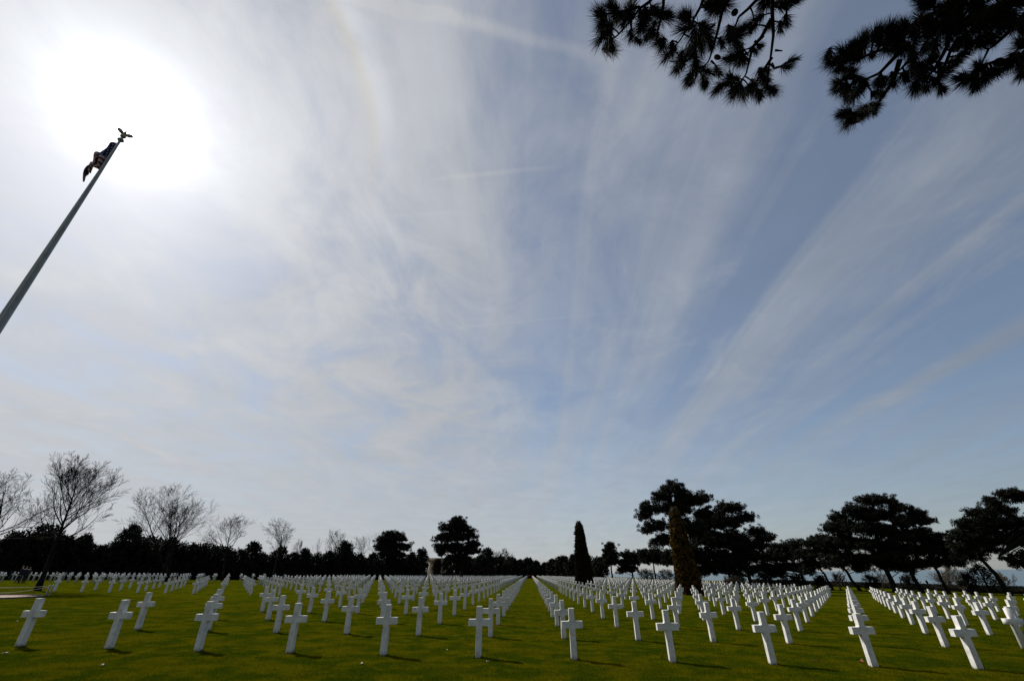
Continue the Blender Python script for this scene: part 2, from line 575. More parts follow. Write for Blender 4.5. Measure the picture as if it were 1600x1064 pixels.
def circle3(a, b, c):
    A = np.array([[b[0] - a[0], b[1] - a[1]], [c[0] - a[0], c[1] - a[1]]])
    r = 0.5 * np.array([b[0] ** 2 - a[0] ** 2 + b[1] ** 2 - a[1] ** 2, c[0] ** 2 - a[0] ** 2 + c[1] ** 2 - a[1] ** 2])
    ctr = np.linalg.solve(A, r)
    return ctr, np.linalg.norm(ctr - np.asarray(a[:2]))


def build_path():
    T, N, Fp = on_ground(63, 931.3), on_ground(0, 935.3), on_ground(0, 929.8)
    ctr, R = circle3(T, N, Fp)
    mb = MB()
    seg = 64
    ang = np.linspace(0, 2 * math.pi, seg, endpoint=False)
    V = [(ctr[0], ctr[1], gz(ctr[0]) + 0.012)] + [(ctr[0] + R * math.cos(q), ctr[1] + R * math.sin(q), gz(ctr[0] + R * math.cos(q)) + 0.012) for q in ang]
    mb.add(V, [(0, 1 + i, 1 + (i + 1) % seg) for i in range(seg)])
    p = tag(mb.build('path', 'paving'), kind='structure')
    kb = MB()
    kb.lathe([(R, -0.02), (R, 0.07), (R + 0.16, 0.07), (R + 0.16, -0.02)], 64, (ctr[0], ctr[1], 0))
    for vv in kb.V:
        vv[:, 2] += gz(vv[:, 0])
    kb.build('kerb', 'kerb', p)
    return ctr, R


PATH_C, PATH_R = build_path()


X0, Y0, SX, SY = -1.3343, 12.966, 2.3724, 3.7785      # grid of the graves


def build_grass():
    rng = np.random.default_rng(5)
    N = 460000
    # denser near the camera
    Y = 9.0 * (34.0 / 9.0) ** (rng.random(N) ** 1.25)
    X = (rng.random(N) * 2 - 1) * (Y * 1.35 + 1)
    px, py, z = project(np.stack([X, Y, gz(X)], 1))
    ok = (px > -30) & (px < 1630) & (py < 1085)
    X, Y = X[ok], Y[ok]
    n = len(X)
    P = np.stack([X, Y, gz(X) - 0.004], 1)
    D = np.stack([rng.normal(0, 0.55, n), rng.normal(0, 0.55, n), np.ones(n)], 1)
    L = rng.uniform(0.018, 0.050, n) * (1 + 0.012 * Y)
    W = rng.uniform(0.003, 0.006, n) * (1 + 0.06 * Y)
    mb = MB()
    mb.blades(P, D, L, W, rng)
    # longer uncut grass hugging the feet of the near crosses
    for j in range(0, 6):
        for c in range(-9, 12):
            if c < -5:
                continue
            k = 150
            a = rng.random(k) * 4
            e = rng.uniform(-1, 1, k) * 0.085
            fx = np.where(a < 1, -0.085, np.where(a < 2, 0.085, e))
            fy = np.where(a < 2, e, np.where(a < 3, -0.08, 0.08))
            x = X0 + SX * c + fx * rng.uniform(0.95, 1.35, k)
            y = Y0 + SY * j + fy * rng.uniform(0.95, 1.35, k)
            D2 = np.stack([rng.normal(0, 0.35, k), rng.normal(0, 0.35, k), np.ones(k)], 1)
            mb.blades(np.stack([x, y, gz(x) - 0.004], 1), D2, rng.uniform(0.03, 0.085, k), rng.uniform(0.004, 0.008, k), rng)
    tag(mb.build('grass', 'blade'), 'short mown grass between the crosses', 'grass', kind='stuff')


build_grass()

# ------------------------------------------------------------------ crosses
CH = 1.07


def cross_outline(fillet=True):
    w0, w1, wt = 0.0765, 0.0715, 0.0675      # half widths: foot, under the arms, top
    za, zb = 0.640, 0.792                    # arm underside and top
    ax = 0.266
    half = [(w0, -0.12), (w1, za), (ax, za + 0.002), (ax - 0.002, zb), (wt + 0.001, zb), (wt, CH)]
    if fillet:
        def fil(p, q, r, rr, n=4):
            p, q, r = map(np.array, (p, q, r))
            a = (p - q) / np.linalg.norm(p - q)
            c = (r - q) / np.linalg.norm(r - q)
            s, e = q + a * rr, q + c * rr
            return [tuple((1 - t) ** 2 * s + 2 * t * (1 - t) * q + t * t * e) for t in np.linspace(0, 1, n)]
        half = [half[0]] + fil(half[0], half[1], half[2], 0.018) + [half[2], half[3]] + fil(half[3], half[4], half[5], 0.040) + [half[5]]
    return half + [(-x, z) for x, z in reversed(half)]


def cross_mesh():
    ol = cross_outline(True)
    bm = bmesh.new()
    t = 0.072
    A = [bm.verts.new((x, -t, z)) for x, z in ol]
    B = [bm.verts.new((x, t, z)) for x, z in ol]
    n = len(ol)
    bm.faces.new(A)
    bm.faces.new(list(reversed(B)))
    for i in range(n):
        j = (i + 1) % n
        bm.faces.new((A[j], A[i], B[i], B[j]))
    bm.normal_update()
    rim = [e for e in bm.edges if (e.verts[0].co.y < 0) == (e.verts[1].co.y < 0)]
    bmesh.ops.bevel(bm, geom=rim, offset=0.006, segments=2, affect='EDGES', profile=0.5)
    me = bpy.data.meshes.new('marble_cross')
    bmesh.ops.recalc_face_normals(bm, faces=bm.faces)
    bm.to_mesh(me)
    bm.free()
    return me


ORD = ['first', 'second', 'third', 'fourth', 'fifth', 'sixth', 'seventh', 'eighth', 'ninth', 'tenth', 'eleventh', 'twelfth', 'thirteenth', 'fourteenth',
       'fifteenth', 'sixteenth', 'seventeenth', 'eighteenth', 'nineteenth', 'twentieth', 'twenty-first', 'twenty-second', 'twenty-third', 'twenty-fourth',
       'twenty-fifth', 'twenty-sixth', 'twenty-seventh', 'twenty-eighth', 'twenty-ninth', 'thirtieth']

CONES = [(914, 918.6, 75.0), (1079, 929.0, 56.0)]      # clipped conifers standing among the graves (pixel, distance)
cone_xy = []
for px, py, Y in CONES:
    p = at(px, py, Y)
    cone_xy.append((p[0], p[1]))


def build_crosses():
    rng = np.random.default_rng(11)
    spots = []
    for j in range(0, 62):
        for c in range(-16, 17):
            if j < 7 and c < -5:
                continue
            spots.append((c, j))
    for j in range(12, 52):
        for c in range(-40, -20):
            spots.append((c, j))
    keep = []
    for c, j in spots:
        x, y = X0 + SX * c, Y0 + SY * j
        if any(math.hypot(x - q[0], y - q[1]) < 2.4 for q in cone_xy):
            continue
        px, py, z = project(np.array([x, y, gz(x)]))
        tx, ty, _ = project(np.array([x, y, gz(x) + CH]))
        if z < 1 or max(px, tx) < -420 or min(px, tx) > 2020 or py > 1500:
            continue
        keep.append((math.hypot(px - tx, py - ty), c, j, x, y, (0 < px < 1600 and c >= -16)))
    keep.sort(key=lambda k: -k[0])
    me = cross_mesh()
    far = MB()
    ol = cross_outline(False)
    n = len(ol)
    base = np.array([(x, -0.072, z) for x, z in ol] + [(x, 0.072, z) for x, z in ol])
    caps = [(0, 1, 10, 11), (1, 4, 7, 10), (1, 2, 3, 4), (7, 8, 9, 10), (4, 5, 6, 7)]
    quads = [q for q in caps] + [tuple(n + i for i in reversed(q)) for q in caps] + [((i + 1) % n, i, n + i, n + (i + 1) % n) for i in range(n)]
    count = 0
    for size, c, j, x, y, seen in keep:
        if seen and count < 300:
            o = bpy.data.objects.new('marble_cross', me)
            COL.objects.link(o)
            if not me.materials:
                me.materials.append(MAT['marble'])
            o.location = (x + rng.normal(0, 0.008), y + rng.normal(0, 0.01), gz(x) + rng.normal(0, 0.006))
            o.rotation_euler = (rng.normal(0, 0.004), rng.normal(0, 0.004), rng.normal(0, 0.012))
            side, k = ('left', 1 - c) if c <= 0 else ('right', c)
            row = 'front row' if j == 0 else ORD[j] + ' row'
            tag(o, 'white marble cross in the %s, %s to the %s of the central aisle' % (row, ORD[k - 1], side), 'cross', 'marble crosses standing in rows on the lawn')
            count += 1
        else:
            a = rng.normal(0, 0.012)
            R = np.array([[math.cos(a), -math.sin(a), 0], [math.sin(a), math.cos(a), 0], [0, 0, 1]])
            far.add(base @ R.T + np.array([x, y, gz(x)]), None, quads)
    tag(far.build('distant_crosses', 'marble_far'), 'distant rows of small white marble crosses towards the trees', 'crosses', kind='stuff')


build_crosses()


# ------------------------------------------------------------------ trees
def lobe_world(px, py, rx, rz, Y):
    c = at(px, py, Y)
    ex = abs(at(px + rx, py, Y)[0] - c[0])
    ez = abs(at(px, py - rz, Y)[2] - c[2])
    return c, ex, ez


def curve_pts(a, b, sag, rng, n=6):
    a, b = np.asarray(a, float), np.asarray(b, float)
    t = np.linspace(0, 1, n)[:, None]
    mid = (a + b) / 2 + np.array([rng.normal(0, 0.1), rng.normal(0, 0.1), sag]) * np.linalg.norm(b - a)
    return (1 - t) ** 2 * a + 2 * t * (1 - t) * mid + t * t * b


def pine(name, label, trunk_px, lobes, Y, seed, pad=1.0, leaf=0.30, group='pines round the graves', cat='tree', trunk_r=0.28, density=1.0, dens_clump=46, limbs=True):
    """trunk_px: foot to top in photo pixels; lobes: crown masses (px, py, rx, rz) at the same distance"""
    rng = np.random.default_rng(seed)
    tp = np.array([at(x, y, Y) for x, y in trunk_px])
    g = float(gz(tp[0][0]))
    tp[0][2] = g - 0.1
    base = np.array([tp[0][0], tp[0][1], g])
    root = thing(name, label, cat, tuple(base), group)
    # trunk through the given points, smoothed
    t = np.linspace(0, len(tp) - 1, 10)
    P = np.stack([np.interp(t, np.arange(len(tp)), tp[:, k]) for k in range(3)], 1)
    P[1:-1] += rng.normal(0, 0.06, (8, 3)) * np.array([1, 1, 0.3])
    tr = MB()
    tr.tube(P - base, np.linspace(trunk_r, trunk_r * 0.35, 10) * np.array([1.35] + [1] * 9), 8)
    crown, lim = MB(), MB()
    Cs, Rs = [], []
    for px, py, rx, rz in lobes:
        c, ex, ez = lobe_world(px, py, rx, rz, Y)
        ey = 0.5 * (ex + ez) * 1.0
        vol = ex * ez * ey
        npad = max(4, int(density * 7.0 * vol ** 0.66 + 3))
        for _ in range(npad):
            d = rng.normal(size=3)
            d /= np.linalg.norm(d)
            if d[2] < -0.2:
                d[2] *= -0.6
            r = rng.random() ** 0.30
            q = c + d * r * np.array([ex, ey, ez]) * 0.86
            if q[2] < g + 0.5:
                continue
            # a pad of needle clumps round a branch end
            m = int(rng.integers(5, 10))
            off = rng.normal(0, 1, (m, 3)) * np.array([0.50, 0.50, 0.30]) * pad
            Cs.append(q + off)
            Rs.append(rng.uniform(0.26, 0.46, m) * pad)
            if limbs and rng.random() < 0.22:
                # limb from the trunk to this pad
                k = np.clip(np.searchsorted(P[:, 2], q[2] - 0.35 * np.linalg.norm((q - P[-1])[:2]) - 0.4), 2, 9)
                pts = curve_pts(P[k], q, 0.02, rng)
                r0 = min(0.10, 0.025 + 0.011 * np.linalg.norm(q - P[k]))
                lim.tube(pts - base, np.linspace(r0, 0.02, 6), 4, False)
    C = np.vstack(Cs)
    Rr = np.concatenate(Rs)
    K = dens_clump
    ci = np.repeat(np.arange(len(C)), K)
    d = rng.normal(size=(len(ci), 3))
    d /= np.linalg.norm(d, axis=1)[:, None]
    d[:, 2] = d[:, 2] * 0.8 + 0.12
    r = rng.random(len(ci)) ** 0.5 * Rr[ci]
    pos = C[ci] + d * r[:, None] * 0.75 - base
    crown.blades(pos, d + rng.normal(0, 0.45, d.shape), rng.uniform(0.6, 1.2, len(ci)) * leaf, leaf * 0.36, rng)
    tr.build('trunk', 'bark', root)
    if lim.V:
        lim.build('limbs', 'bark', root)
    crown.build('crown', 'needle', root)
    return root


def bare_tree(name, label, base_px, Y, box_px, seed, levels=4, r0=0.22, group='bare trees beyond the graves', mat='twig', stems=1, cat='tree', twig_r=0.008, bole=0.36, nlimb=15, nside=7, droop=0.0):
    """leafless tree: a leader carrying ascending limbs, each with laterals and twigs.
    box_px: left, top, right of the crown in photo pixels"""
    rng = np.random.default_rng(seed)
    segs = []

    def perp(d):
        q = rng.normal(size=3)
        q -= (q @ d) * d
        return q / np.linalg.norm(q)

    def grow(p, d, length, r, lev, clear):
        n = 9 if lev == 0 else (7 if lev == 1 else (5 if lev == 2 else 3))
        pts = [np.array(p, float)]
        dd = d / np.linalg.norm(d)
        for i in range(n):
            lift = (0.02, 0.09, 0.07, 0.04, 0.02)[min(lev, 4)] - droop
            dd = dd + rng.normal(0, (0.03, 0.09, 0.09, 0.09, 0.09)[min(lev, 4)], 3) + np.array([0, 0, lift])
            dd /= np.linalg.norm(dd)
            pts.append(pts[-1] + dd * length / n)
        pts = np.array(pts)
        radii = r * (1 - 0.86 * np.linspace(0, 1, n + 1) ** 0.8)
        segs.append((pts, radii, lev))
        if lev >= levels:
            return
        k = nlimb if lev == 0 else max(3, int(nside - 1.5 * (lev - 1)))
        for m in range(k):
            f = clear + (1 - clear) * ((m + rng.random()) / k) * 0.97
            x = f * n
            a = min(int(x), n - 1)
            q = pts[a] + (pts[a + 1] - pts[a]) * (x - a)
            ax = (pts[a + 1] - pts[a])
            ax /= np.linalg.norm(ax)
            ang = rng.uniform(0.62, 1.12) if lev == 0 else rng.uniform(0.32, 0.74)
            if lev == 0:
                ang *= 1.12 - 0.55 * (f - clear) / (1 - clear)
            nd = ax * math.cos(ang) + perp(ax) * math.sin(ang)
            if lev > 0 and nd[2] < -0.15:
                nd[2] *= -0.4
            if lev == 0:
                ln = length * 0.58 * (1 - 0.62 * ((f - clear) / (1 - clear)) ** 1.3) * rng.uniform(0.75, 1.15)
            else:
                ln = length * rng.uniform(0.42, 0.66) * (1 - 0.4 * f)
            rr = min(np.interp(f, np.linspace(0, 1, n + 1), radii) * (0.62 if lev == 0 else 0.66), r)
            grow(q, nd, ln, rr, lev + 1, 0.18)

    for t in range(stems):
        d = np.array([0, 0, 1.0]) if stems == 1 else np.array([rng.normal(0, 0.30), rng.normal(0, 0.30), 1.0])
        o = rng.normal(0, 0.03, 3) * (stems > 1)
        o[2] = 0
        grow(o, d, 1.0 * (1 if t == 0 else rng.uniform(0.75, 0.98)), 0.02, 0, bole)
    A = np.vstack([q[0] for q in segs])
    lo, hi = np.percentile(A, 0.4, axis=0), np.percentile(A, 99.6, axis=0)
    b = at(base_px[0], base_px[1], Y)
    b[2] = float(gz(b[0]))
    xl, xr = at(box_px[0], (box_px[1] * 2 + base_px[1]) / 3, Y)[0], at(box_px[2], (box_px[1] * 2 + base_px[1]) / 3, Y)[0]
    H = at((box_px[0] + box_px[2]) / 2, box_px[1], Y)[2] - b[2]
    sz = H / hi[2]
    sx = (xr - xl) / (hi[0] - lo[0])
    root = thing(name, label, cat, tuple(b), group)
    S = np.array([sx, (sx + sz) / 2, sz])
    shift = (xl + xr) / 2 - b[0] - (hi[0] + lo[0]) / 2 * sx
    rs = r0 / 0.02
    tr, cr, many = MB(), MB(), {}
    for pts, r, lev in segs:
        P = pts * S
        P[:, 0] += shift * np.clip(P[:, 2] / H, 0, 1)
        rr = np.maximum(r * rs, twig_r)
        if lev == 0:
            rr[0] *= 1.35
            tr.tube(P, rr, 9)
        else:
            many.setdefault((len(P), 5 if lev < 2 else 3), []).append((P, rr))
    for (n, sides), lst in many.items():
        cr.tubes(np.stack([q[0] for q in lst]), np.stack([q[1] for q in lst]), sides)
    tr.build('trunk', mat, root)
    cr.build('branches', mat, root)
    return root


def evergreen(name, label, px, top, hw, Y, seed, group='dark evergreens of the tree line', ragged=1.0, bottom=None, mat='needle', cat='tree', lobes=None, leaf=0.34, K=30):
    """a bushy evergreen, foliage from the ground to the top"""
    rng = np.random.default_rng(seed)
    topw = at(px, top, Y)
    gx = topw[0]
    b = np.array([gx, Y, float(gz(gx))])
    H = topw[2] - b[2]
    w = 1.15 * abs(at(px + hw, top, Y)[0] - at(px, top, Y)[0])
    root = thing(name, label, cat, tuple(b), group)
    tr = MB()
    tr.tube([(0, 0, -0.1), (0.05, 0, H * 0.4), (0, 0.05, H * 0.9)], [0.16, 0.12, 0.03], 7)
    tr.build('trunk', 'bark', root)
    n = int(40 + 8.0 * w * H ** 0.8)
    Cs = []
    kind = rng.random()
    for _ in range(n):
        z = H * rng.random() ** 0.85 * 0.97
        f = z / H
        if kind < 0.6:
            prof = math.sqrt(max(0.0, 1 - max(0, (f - 0.35) / 0.65) ** 2.2)) if f > 0.35 else 0.85 + 0.15 * f / 0.35
        else:
            prof = min(1.0, 1.9 * (1 - f) ** 0.8)
        a = rng.random() * 6.28
        rr = prof * w * rng.random() ** 0.4
        Cs.append((rr * math.cos(a), rr * math.sin(a) * 0.9, max(0.25, z)))
    C = np.array(Cs) + rng.normal(0, 0.12, (n, 3)) * ragged
    Rr = rng.uniform(0.45, 0.85, n) * min(1.0, 0.35 + w / 5)
    ci = np.repeat(np.arange(n), K)
    d = rng.normal(size=(len(ci), 3))
    d /= np.linalg.norm(d, axis=1)[:, None]
    pos = C[ci] + d * (rng.random(len(ci)) ** 0.5 * Rr[ci])[:, None]
    pos[:, 2] = np.maximum(pos[:, 2], 0.03)
    cr = MB()
    cr.blades(pos, d + rng.normal(0, 0.5, d.shape) + np.array([0, 0, 0.2]), rng.uniform(0.7, 1.3, len(ci)) * leaf, leaf * 0.55, rng)
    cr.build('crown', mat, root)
    return root


# pines on the right, bent by the sea wind
pine('pine_tree', 'tall open pine with layered crown standing behind the nearer clipped conifer', [(1092, 917), (1083, 880), (1070, 830), (1055, 775)],
     [(1050, 766, 20, 15), (1035, 780, 18, 14), (1015, 798, 15, 16), (1004, 808, 8, 8), (1022, 826, 20, 14), (1030, 850, 13, 5), (1042, 843, 14, 8), (1052, 800, 30, 20), (1072, 784, 18, 14), (1090, 786, 14, 12), (1101, 778, 7, 8), (1075, 830, 26, 24), (1100, 805, 16, 14)],
     70, 21, trunk_r=0.34)
pine('pine_tree', 'broad dark pine leaning seaward beside the nearer clipped conifer, trunk bare below', [(1175, 913), (1168, 890), (1152, 860), (1130, 815)],
     [(1130, 797, 16, 11), (1150, 795, 13, 10), (1163, 812, 18, 15), (1125, 822, 30, 22), (1108, 848, 34, 24), (1181, 832, 13, 10), (1193, 842, 11, 5), (1205, 839, 5, 3), (1142, 850, 36, 24), (1095, 880, 18, 18), (1130, 882, 36, 12), (1108, 820, 20, 22), (1165, 862, 26, 16), (1150, 882, 24, 10), (1080, 868, 22, 20), (1085, 894, 14, 8), (1110, 893, 22, 7), (1140, 892, 18, 6), (1115, 868, 24, 14), (1142, 872, 22, 12), (1185, 852, 14, 9), (1125, 850, 22, 12)],
     82, 22, trunk_r=0.36)
pine('pine_tree', 'low wind-bent pine with flat dark crown between the broad and domed pines', [(1262, 914), (1252, 895), (1238, 875), (1225, 860)],
     [(1222, 858, 18, 10), (1244, 852, 16, 9), (1205, 872, 22, 12), (1232, 872, 30, 13), (1182, 874, 24, 14), (1255, 868, 16, 12), (1165, 868, 18, 14), (1200, 889, 26, 9), (1235, 888, 24, 8), (1175, 892, 18, 8), (1215, 898, 14, 6)], 92, 23, trunk_r=0.25)
pine('pine_tree', 'small leaning pine left of the domed pine with two crossing trunks showing', [(1299, 914), (1288, 897), (1276, 880), (1270, 856)],
     [(1271, 850, 14, 10), (1287, 845, 14, 10), (1265, 868, 22, 12), (1290, 864, 22, 14), (1275, 884, 24, 9), (1262, 893, 14, 6)], 88, 24, trunk_r=0.22)
pine('pine_tree', 'slanting pine under the left flank of the large domed pine', [(1342, 914), (1325, 897), (1312, 880), (1308, 838)],
     [(1310, 812, 13, 9), (1300, 828, 15, 10), (1316, 828, 20, 16), (1296, 850, 20, 12), (1326, 852, 24, 20), (1316, 872, 26, 11), (1340, 878, 24, 11), (1300, 882, 18, 8), (1350, 888, 18, 7)], 84, 25, trunk_r=0.27)
pine('pine_tree', 'large domed pine, tallest of the wind-bent pines, centre of its clump', [(1397, 914), (1386, 893), (1374, 865), (1364, 815)],
     [(1353, 784, 18, 9), (1381, 786, 20, 10), (1333, 798, 17, 10), (1365, 808, 40, 16), (1345, 828, 34, 16), (1380, 832, 34, 18), (1358, 855, 38, 16), (1390, 862, 30, 15), (1368, 878, 36, 12), (1395, 886, 26, 9), (1412, 888, 18, 7)], 82, 26, trunk_r=0.42)
pine('pine_tree', 'dark pine forming the right shoulder of the domed clump', [(1436, 914), (1425, 895), (1412, 870), (1408, 825)],
     [(1407, 796, 17, 10), (1430, 808, 14, 9), (1448, 815, 8, 6), (1416, 818, 28, 14), (1436, 836, 22, 12), (1412, 844, 28, 15), (1432, 860, 32, 13), (1404, 872, 28, 11), (1425, 882, 28, 9), (1455, 858, 18, 10), (1448, 880, 20, 7)], 80, 27, trunk_r=0.34)
pine('pine_tree', 'thin slanting pine with ragged crown right of the domed clump', [(1478, 914), (1465, 893), (1454, 875), (1448, 852)],
     [(1466, 838, 9, 4), (1448, 846, 18, 9), (1470, 850, 14, 7), (1452, 864, 26, 10), (1482, 862, 16, 9), (1492, 870, 14, 7), (1470, 878, 24, 8), (1492, 880, 18, 6)], 80, 28, trunk_r=0.24)
pine('pine_tree', 'big spreading pine with sky gaps at the right edge of the picture', [(1571, 914), (1555, 896), (1532, 872), (1552, 820)],
     [(1573, 773, 16, 7), (1549, 786, 16, 8), (1598, 780, 20, 10), (1526, 804, 12, 7), (1560, 802, 30, 11), (1512, 820, 12, 8), (1540, 822, 34, 10), (1588, 818, 28, 11), (1497, 838, 13, 6), (1525, 842, 34, 8), (1572, 840, 28, 7), (1600, 842, 18, 6), (1508, 856, 24, 8), (1545, 860, 18, 5), (1515, 870, 22, 8), (1560, 822, 30, 14), (1530, 832, 26, 12), (1556, 846, 26, 10), (1590, 838, 26, 12)], 74, 29, trunk_r=0.34)
pine('pine_tree', 'pine cut by the right frame edge, long bare limb reaching left', [(1650, 918), (1618, 903), (1596, 882), (1562, 868)],
     [(1600, 868, 14, 5), (1590, 880, 12, 4), (1625, 850, 25, 12), (1650, 815, 40, 25), (1575, 872, 10, 3)], 72, 30, trunk_r=0.3)
# pines left of the near conifer
for k, (px, top, hw, Y, lab) in enumerate([
        (953, 849, 14, 150, 'pointed small pine between the two clipped conifers'),
        (985, 862, 20, 150, 'round dark pine just right of the pointed small pine'),
        (1020, 858, 24, 140, 'wide low pine left of the nearer clipped conifer'),
        (1052, 860, 18, 135, 'low pine touching the left side of the nearer clipped conifer')]):
    Z = 898 + (px - 900) * 0.016
    pine('pine_tree', lab, [(px + 4, Z + 3), (px + 2, Z - 12), (px, top + 8)],
         [(px, top + 5, hw * 0.32, 5), (px - 1, top + 12, hw * 0.6, 7), (px + 1, top + 21, hw * 0.9, 7), (px, top + 30, hw, 6)] if k == 0 else
         [(px - hw * 0.3, top + 7, hw * 0.6, 6), (px + hw * 0.35, top + 9, hw * 0.6, 7), (px, top + 18, hw, 9)] + ([(px - 4, top + 29, hw * 0.8, 6)] if k < 2 else []), Y, 40 + k, pad=1.3, leaf=0.42, trunk_r=0.3)

# two clear pines over the left tree line
pine('pine_tree', 'tallest pine of the middle tree line, standing before the pale colonnade', [(722, 906), (720, 880), (716, 850), (712, 815)],
     [(714, 816, 12, 7), (703, 826, 15, 9), (724, 828, 14, 9), (694, 842, 14, 9), (713, 842, 24, 11), (733, 838, 10, 6), (738, 850, 10, 5), (690, 855, 10, 6), (712, 858, 22, 10), (688, 864, 6, 4), (735, 862, 14, 7), (720, 874, 18, 9), (742, 852, 7, 4)], 118, 51, pad=1.15, leaf=0.36, trunk_r=0.42, density=1.25)
pine('pine_tree', 'rounded pine left of the pale colonnade', [(616, 900), (615, 880), (613, 860), (612, 840)],
     [(612, 836, 10, 6), (601, 846, 11, 8), (622, 842, 12, 8), (596, 856, 9, 6), (612, 855, 20, 10), (632, 856, 9, 7), (612, 868, 24, 9), (612, 882, 25, 9)], 122, 52, pad=1.15, leaf=0.36, trunk_r=0.36, density=1.3)

# the evergreen tree line, from the left frame edge to the far end of the aisle
LINE = [(-25, 840, 30, 66), (5, 846, 24, 68), (38, 834, 26, 70), (76, 822, 26, 72), (108, 842, 20, 74), (136, 838, 20, 76), (160, 855, 20, 78), (184, 848, 20, 80), (211, 820, 20, 82), (240, 846, 24, 84),
        (268, 843, 24, 86), (296, 851, 24, 88), (324, 852, 22, 90), (350, 856, 22, 92), (375, 862, 22, 95), (398, 849, 18, 98), (420, 866, 20, 100), (440, 856, 17, 102), (460, 867, 18, 104), (478, 859, 14, 106),
        (498, 864, 16, 110), (518, 862, 15, 112), (540, 847, 17, 114), (562, 868, 17, 116), (584, 866, 17, 118), (644, 864, 14, 130), (660, 858, 9, 135), (762, 857, 11, 170),
        (752, 868, 13, 160), (780, 869, 12, 200), (797, 871, 13, 220), (813, 875, 10, 235), (825, 872, 9, 260), (838, 877, 9, 265), (851, 880, 9, 265), (864, 874, 10, 240), (879, 869, 12, 220), (895, 867, 12, 200), (918, 868, 12, 190), (936, 871, 12, 185)]
HINT = ['cut by the left frame edge', 'behind the leftmost bare tree', 'behind the rope barrier', 'highest hump behind the big bare tree', 'below the big bare tree', 'just right of the big bare tree']
for k, (px, top, hw, Y) in enumerate(LINE):
    if k < len(HINT):
        lab = 'dark evergreen %s in the tree line' % HINT[k]
    elif k == 8:
        lab = 'pointed dark evergreen rising in front of the second bare tree'
    else:
        lab = 'dark bushy evergreen, %s tree from the left along the tree line' % (ORD[k] if k < 30 else ['thirty-first', 'thirty-second', 'thirty-third', 'thirty-fourth', 'thirty-fifth', 'thirty-sixth', 'thirty-seventh', 'thirty-eighth', 'thirty-ninth', 'fortieth', 'forty-first'][k - 30])
    evergreen('evergreen_tree', lab, px, top, hw, Y, 100 + k, leaf=0.34 + Y * 0.0012)


def build_thicket():
    rng = np.random.default_rng(61)
    xs = [p[0] for p in LINE]
    Ys = [p[3] for p in LINE]
    n = 90000
    px = rng.uniform(-40, 940, n)
    px = np.where((px > 662) & (px < 708), px - 300, px)
    Y = np.interp(px, xs, Ys) + rng.uniform(1, 6, n)
    top = np.interp(px, xs, [p[1] for p in LINE]) + 16
    P0 = np.stack([at(a, 890, y) for a, y in zip(px[::300], Y[::300])])
    X = np.interp(px, np.sort(px[::300]), P0[np.argsort(px[::300]), 0])
    Zt = np.interp(px, np.sort(px[::300]), np.stack([at(a, t, y)[2] for a, t, y in zip(px[::300], top[::300], Y[::300])])[np.argsort(px[::300])])
    g = gz(X)
    z = g + (Zt - g).clip(0.5) * rng.random(n) ** 0.8
    mb = MB()
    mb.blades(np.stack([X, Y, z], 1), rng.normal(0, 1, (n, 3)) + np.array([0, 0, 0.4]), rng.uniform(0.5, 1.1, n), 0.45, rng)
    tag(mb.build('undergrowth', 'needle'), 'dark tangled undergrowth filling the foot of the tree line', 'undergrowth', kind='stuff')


build_thicket()
evergreen('evergreen_tree', 'slender dark evergreen standing before the pale colonnade', 684, 874, 6, 150, 168, leaf=0.45)
evergreen('evergreen_tree', 'dark evergreen at the right end of the pale colonnade', 701, 868, 8, 140, 169, leaf=0.45)
evergreen('evergreen_shrub', 'dense rounded dark shrub under the big spreading pine', 1527, 882, 18, 76, 170, group='shrubs under the pines', cat='shrub', leaf=0.22)
evergreen('evergreen_shrub', 'small dark shrub left of the domed pine clump', 1357, 898, 9, 84, 171, group='shrubs under the pines', cat='shrub', leaf=0.22)
evergreen('evergreen_shrub', 'low dark bush between the two thin slanting trunks', 1506, 897, 9, 78, 172, group='shrubs under the pines', cat='shrub', leaf=0.22)
for k, (px, top, hw, Y, lab) in enumerate([(1148, 897, 14, 92, 'dark shrub beside the foot of the broad leaning pine'), (1192, 895, 13, 92, 'dark shrub left of the low wind-bent pine'), (1245, 899, 12, 92, 'dark shrub right of the low wind-bent pine foot'),
                                           (1280, 900, 10, 90, 'dark shrub under the small leaning pine'), (1416, 898, 10, 86, 'dark shrub between the domed pine trunk and its right shoulder'), (1010, 890, 12, 130, 'dark shrub under the wide low pine'), (1040, 891, 12, 128, 'dark shrub close left of the nearer clipped conifer')]):
    evergreen('evergreen_shrub', lab, px, top, hw, Y, 180 + k, group='shrubs under the pines', cat='shrub', leaf=0.25)
evergreen('evergreen_shrub', 'low dark bush at the foot of the low wind-bent pine', 1222, 902, 8, 90, 173, group='shrubs under the pines', cat='shrub', leaf=0.22)

# bare deciduous trees
bare_tree('bare_tree', 'bare tree cut by the left frame edge', (-30, 905), 46, (-95, 736, 52), 201, r0=0.24, bole=0.34, nlimb=18)
bare_tree('bare_tree', 'largest bare tree, standing on the lawn by the rope barrier', (62, 913), 40, (38, 716, 184), 209, r0=0.21, bole=0.40, nlimb=22, nside=8, twig_r=0.0075)
bare_tree('bare_tree', 'wide bare tree with several upright stems, second from the left over the hedge', (258, 896), 72, (198, 758, 314), 203, r0=0.20, stems=4, bole=0.38, nlimb=12)
bare_tree('bare_tree', 'bare tree with tall centre stem right of the wide bare tree', (350, 897), 80, (318, 802, 393), 204, r0=0.20, bole=0.40)
bare_tree('bare_tree', 'round-headed bare tree in the middle of the left tree line', (428, 898), 90, (402, 810, 460), 205, r0=0.22, bole=0.45)
bare_tree('bare_tree', 'small faint bare tree right of the round-headed one', (466, 898), 108, (452, 842, 478), 206, r0=0.13, levels=3, bole=0.4)
bare_tree('bare_tree', 'thin spindly bare sapling standing alone above the tree line', (493, 898), 110, (486, 840, 502), 207, r0=0.08, levels=2, bole=0.5, nlimb=9)
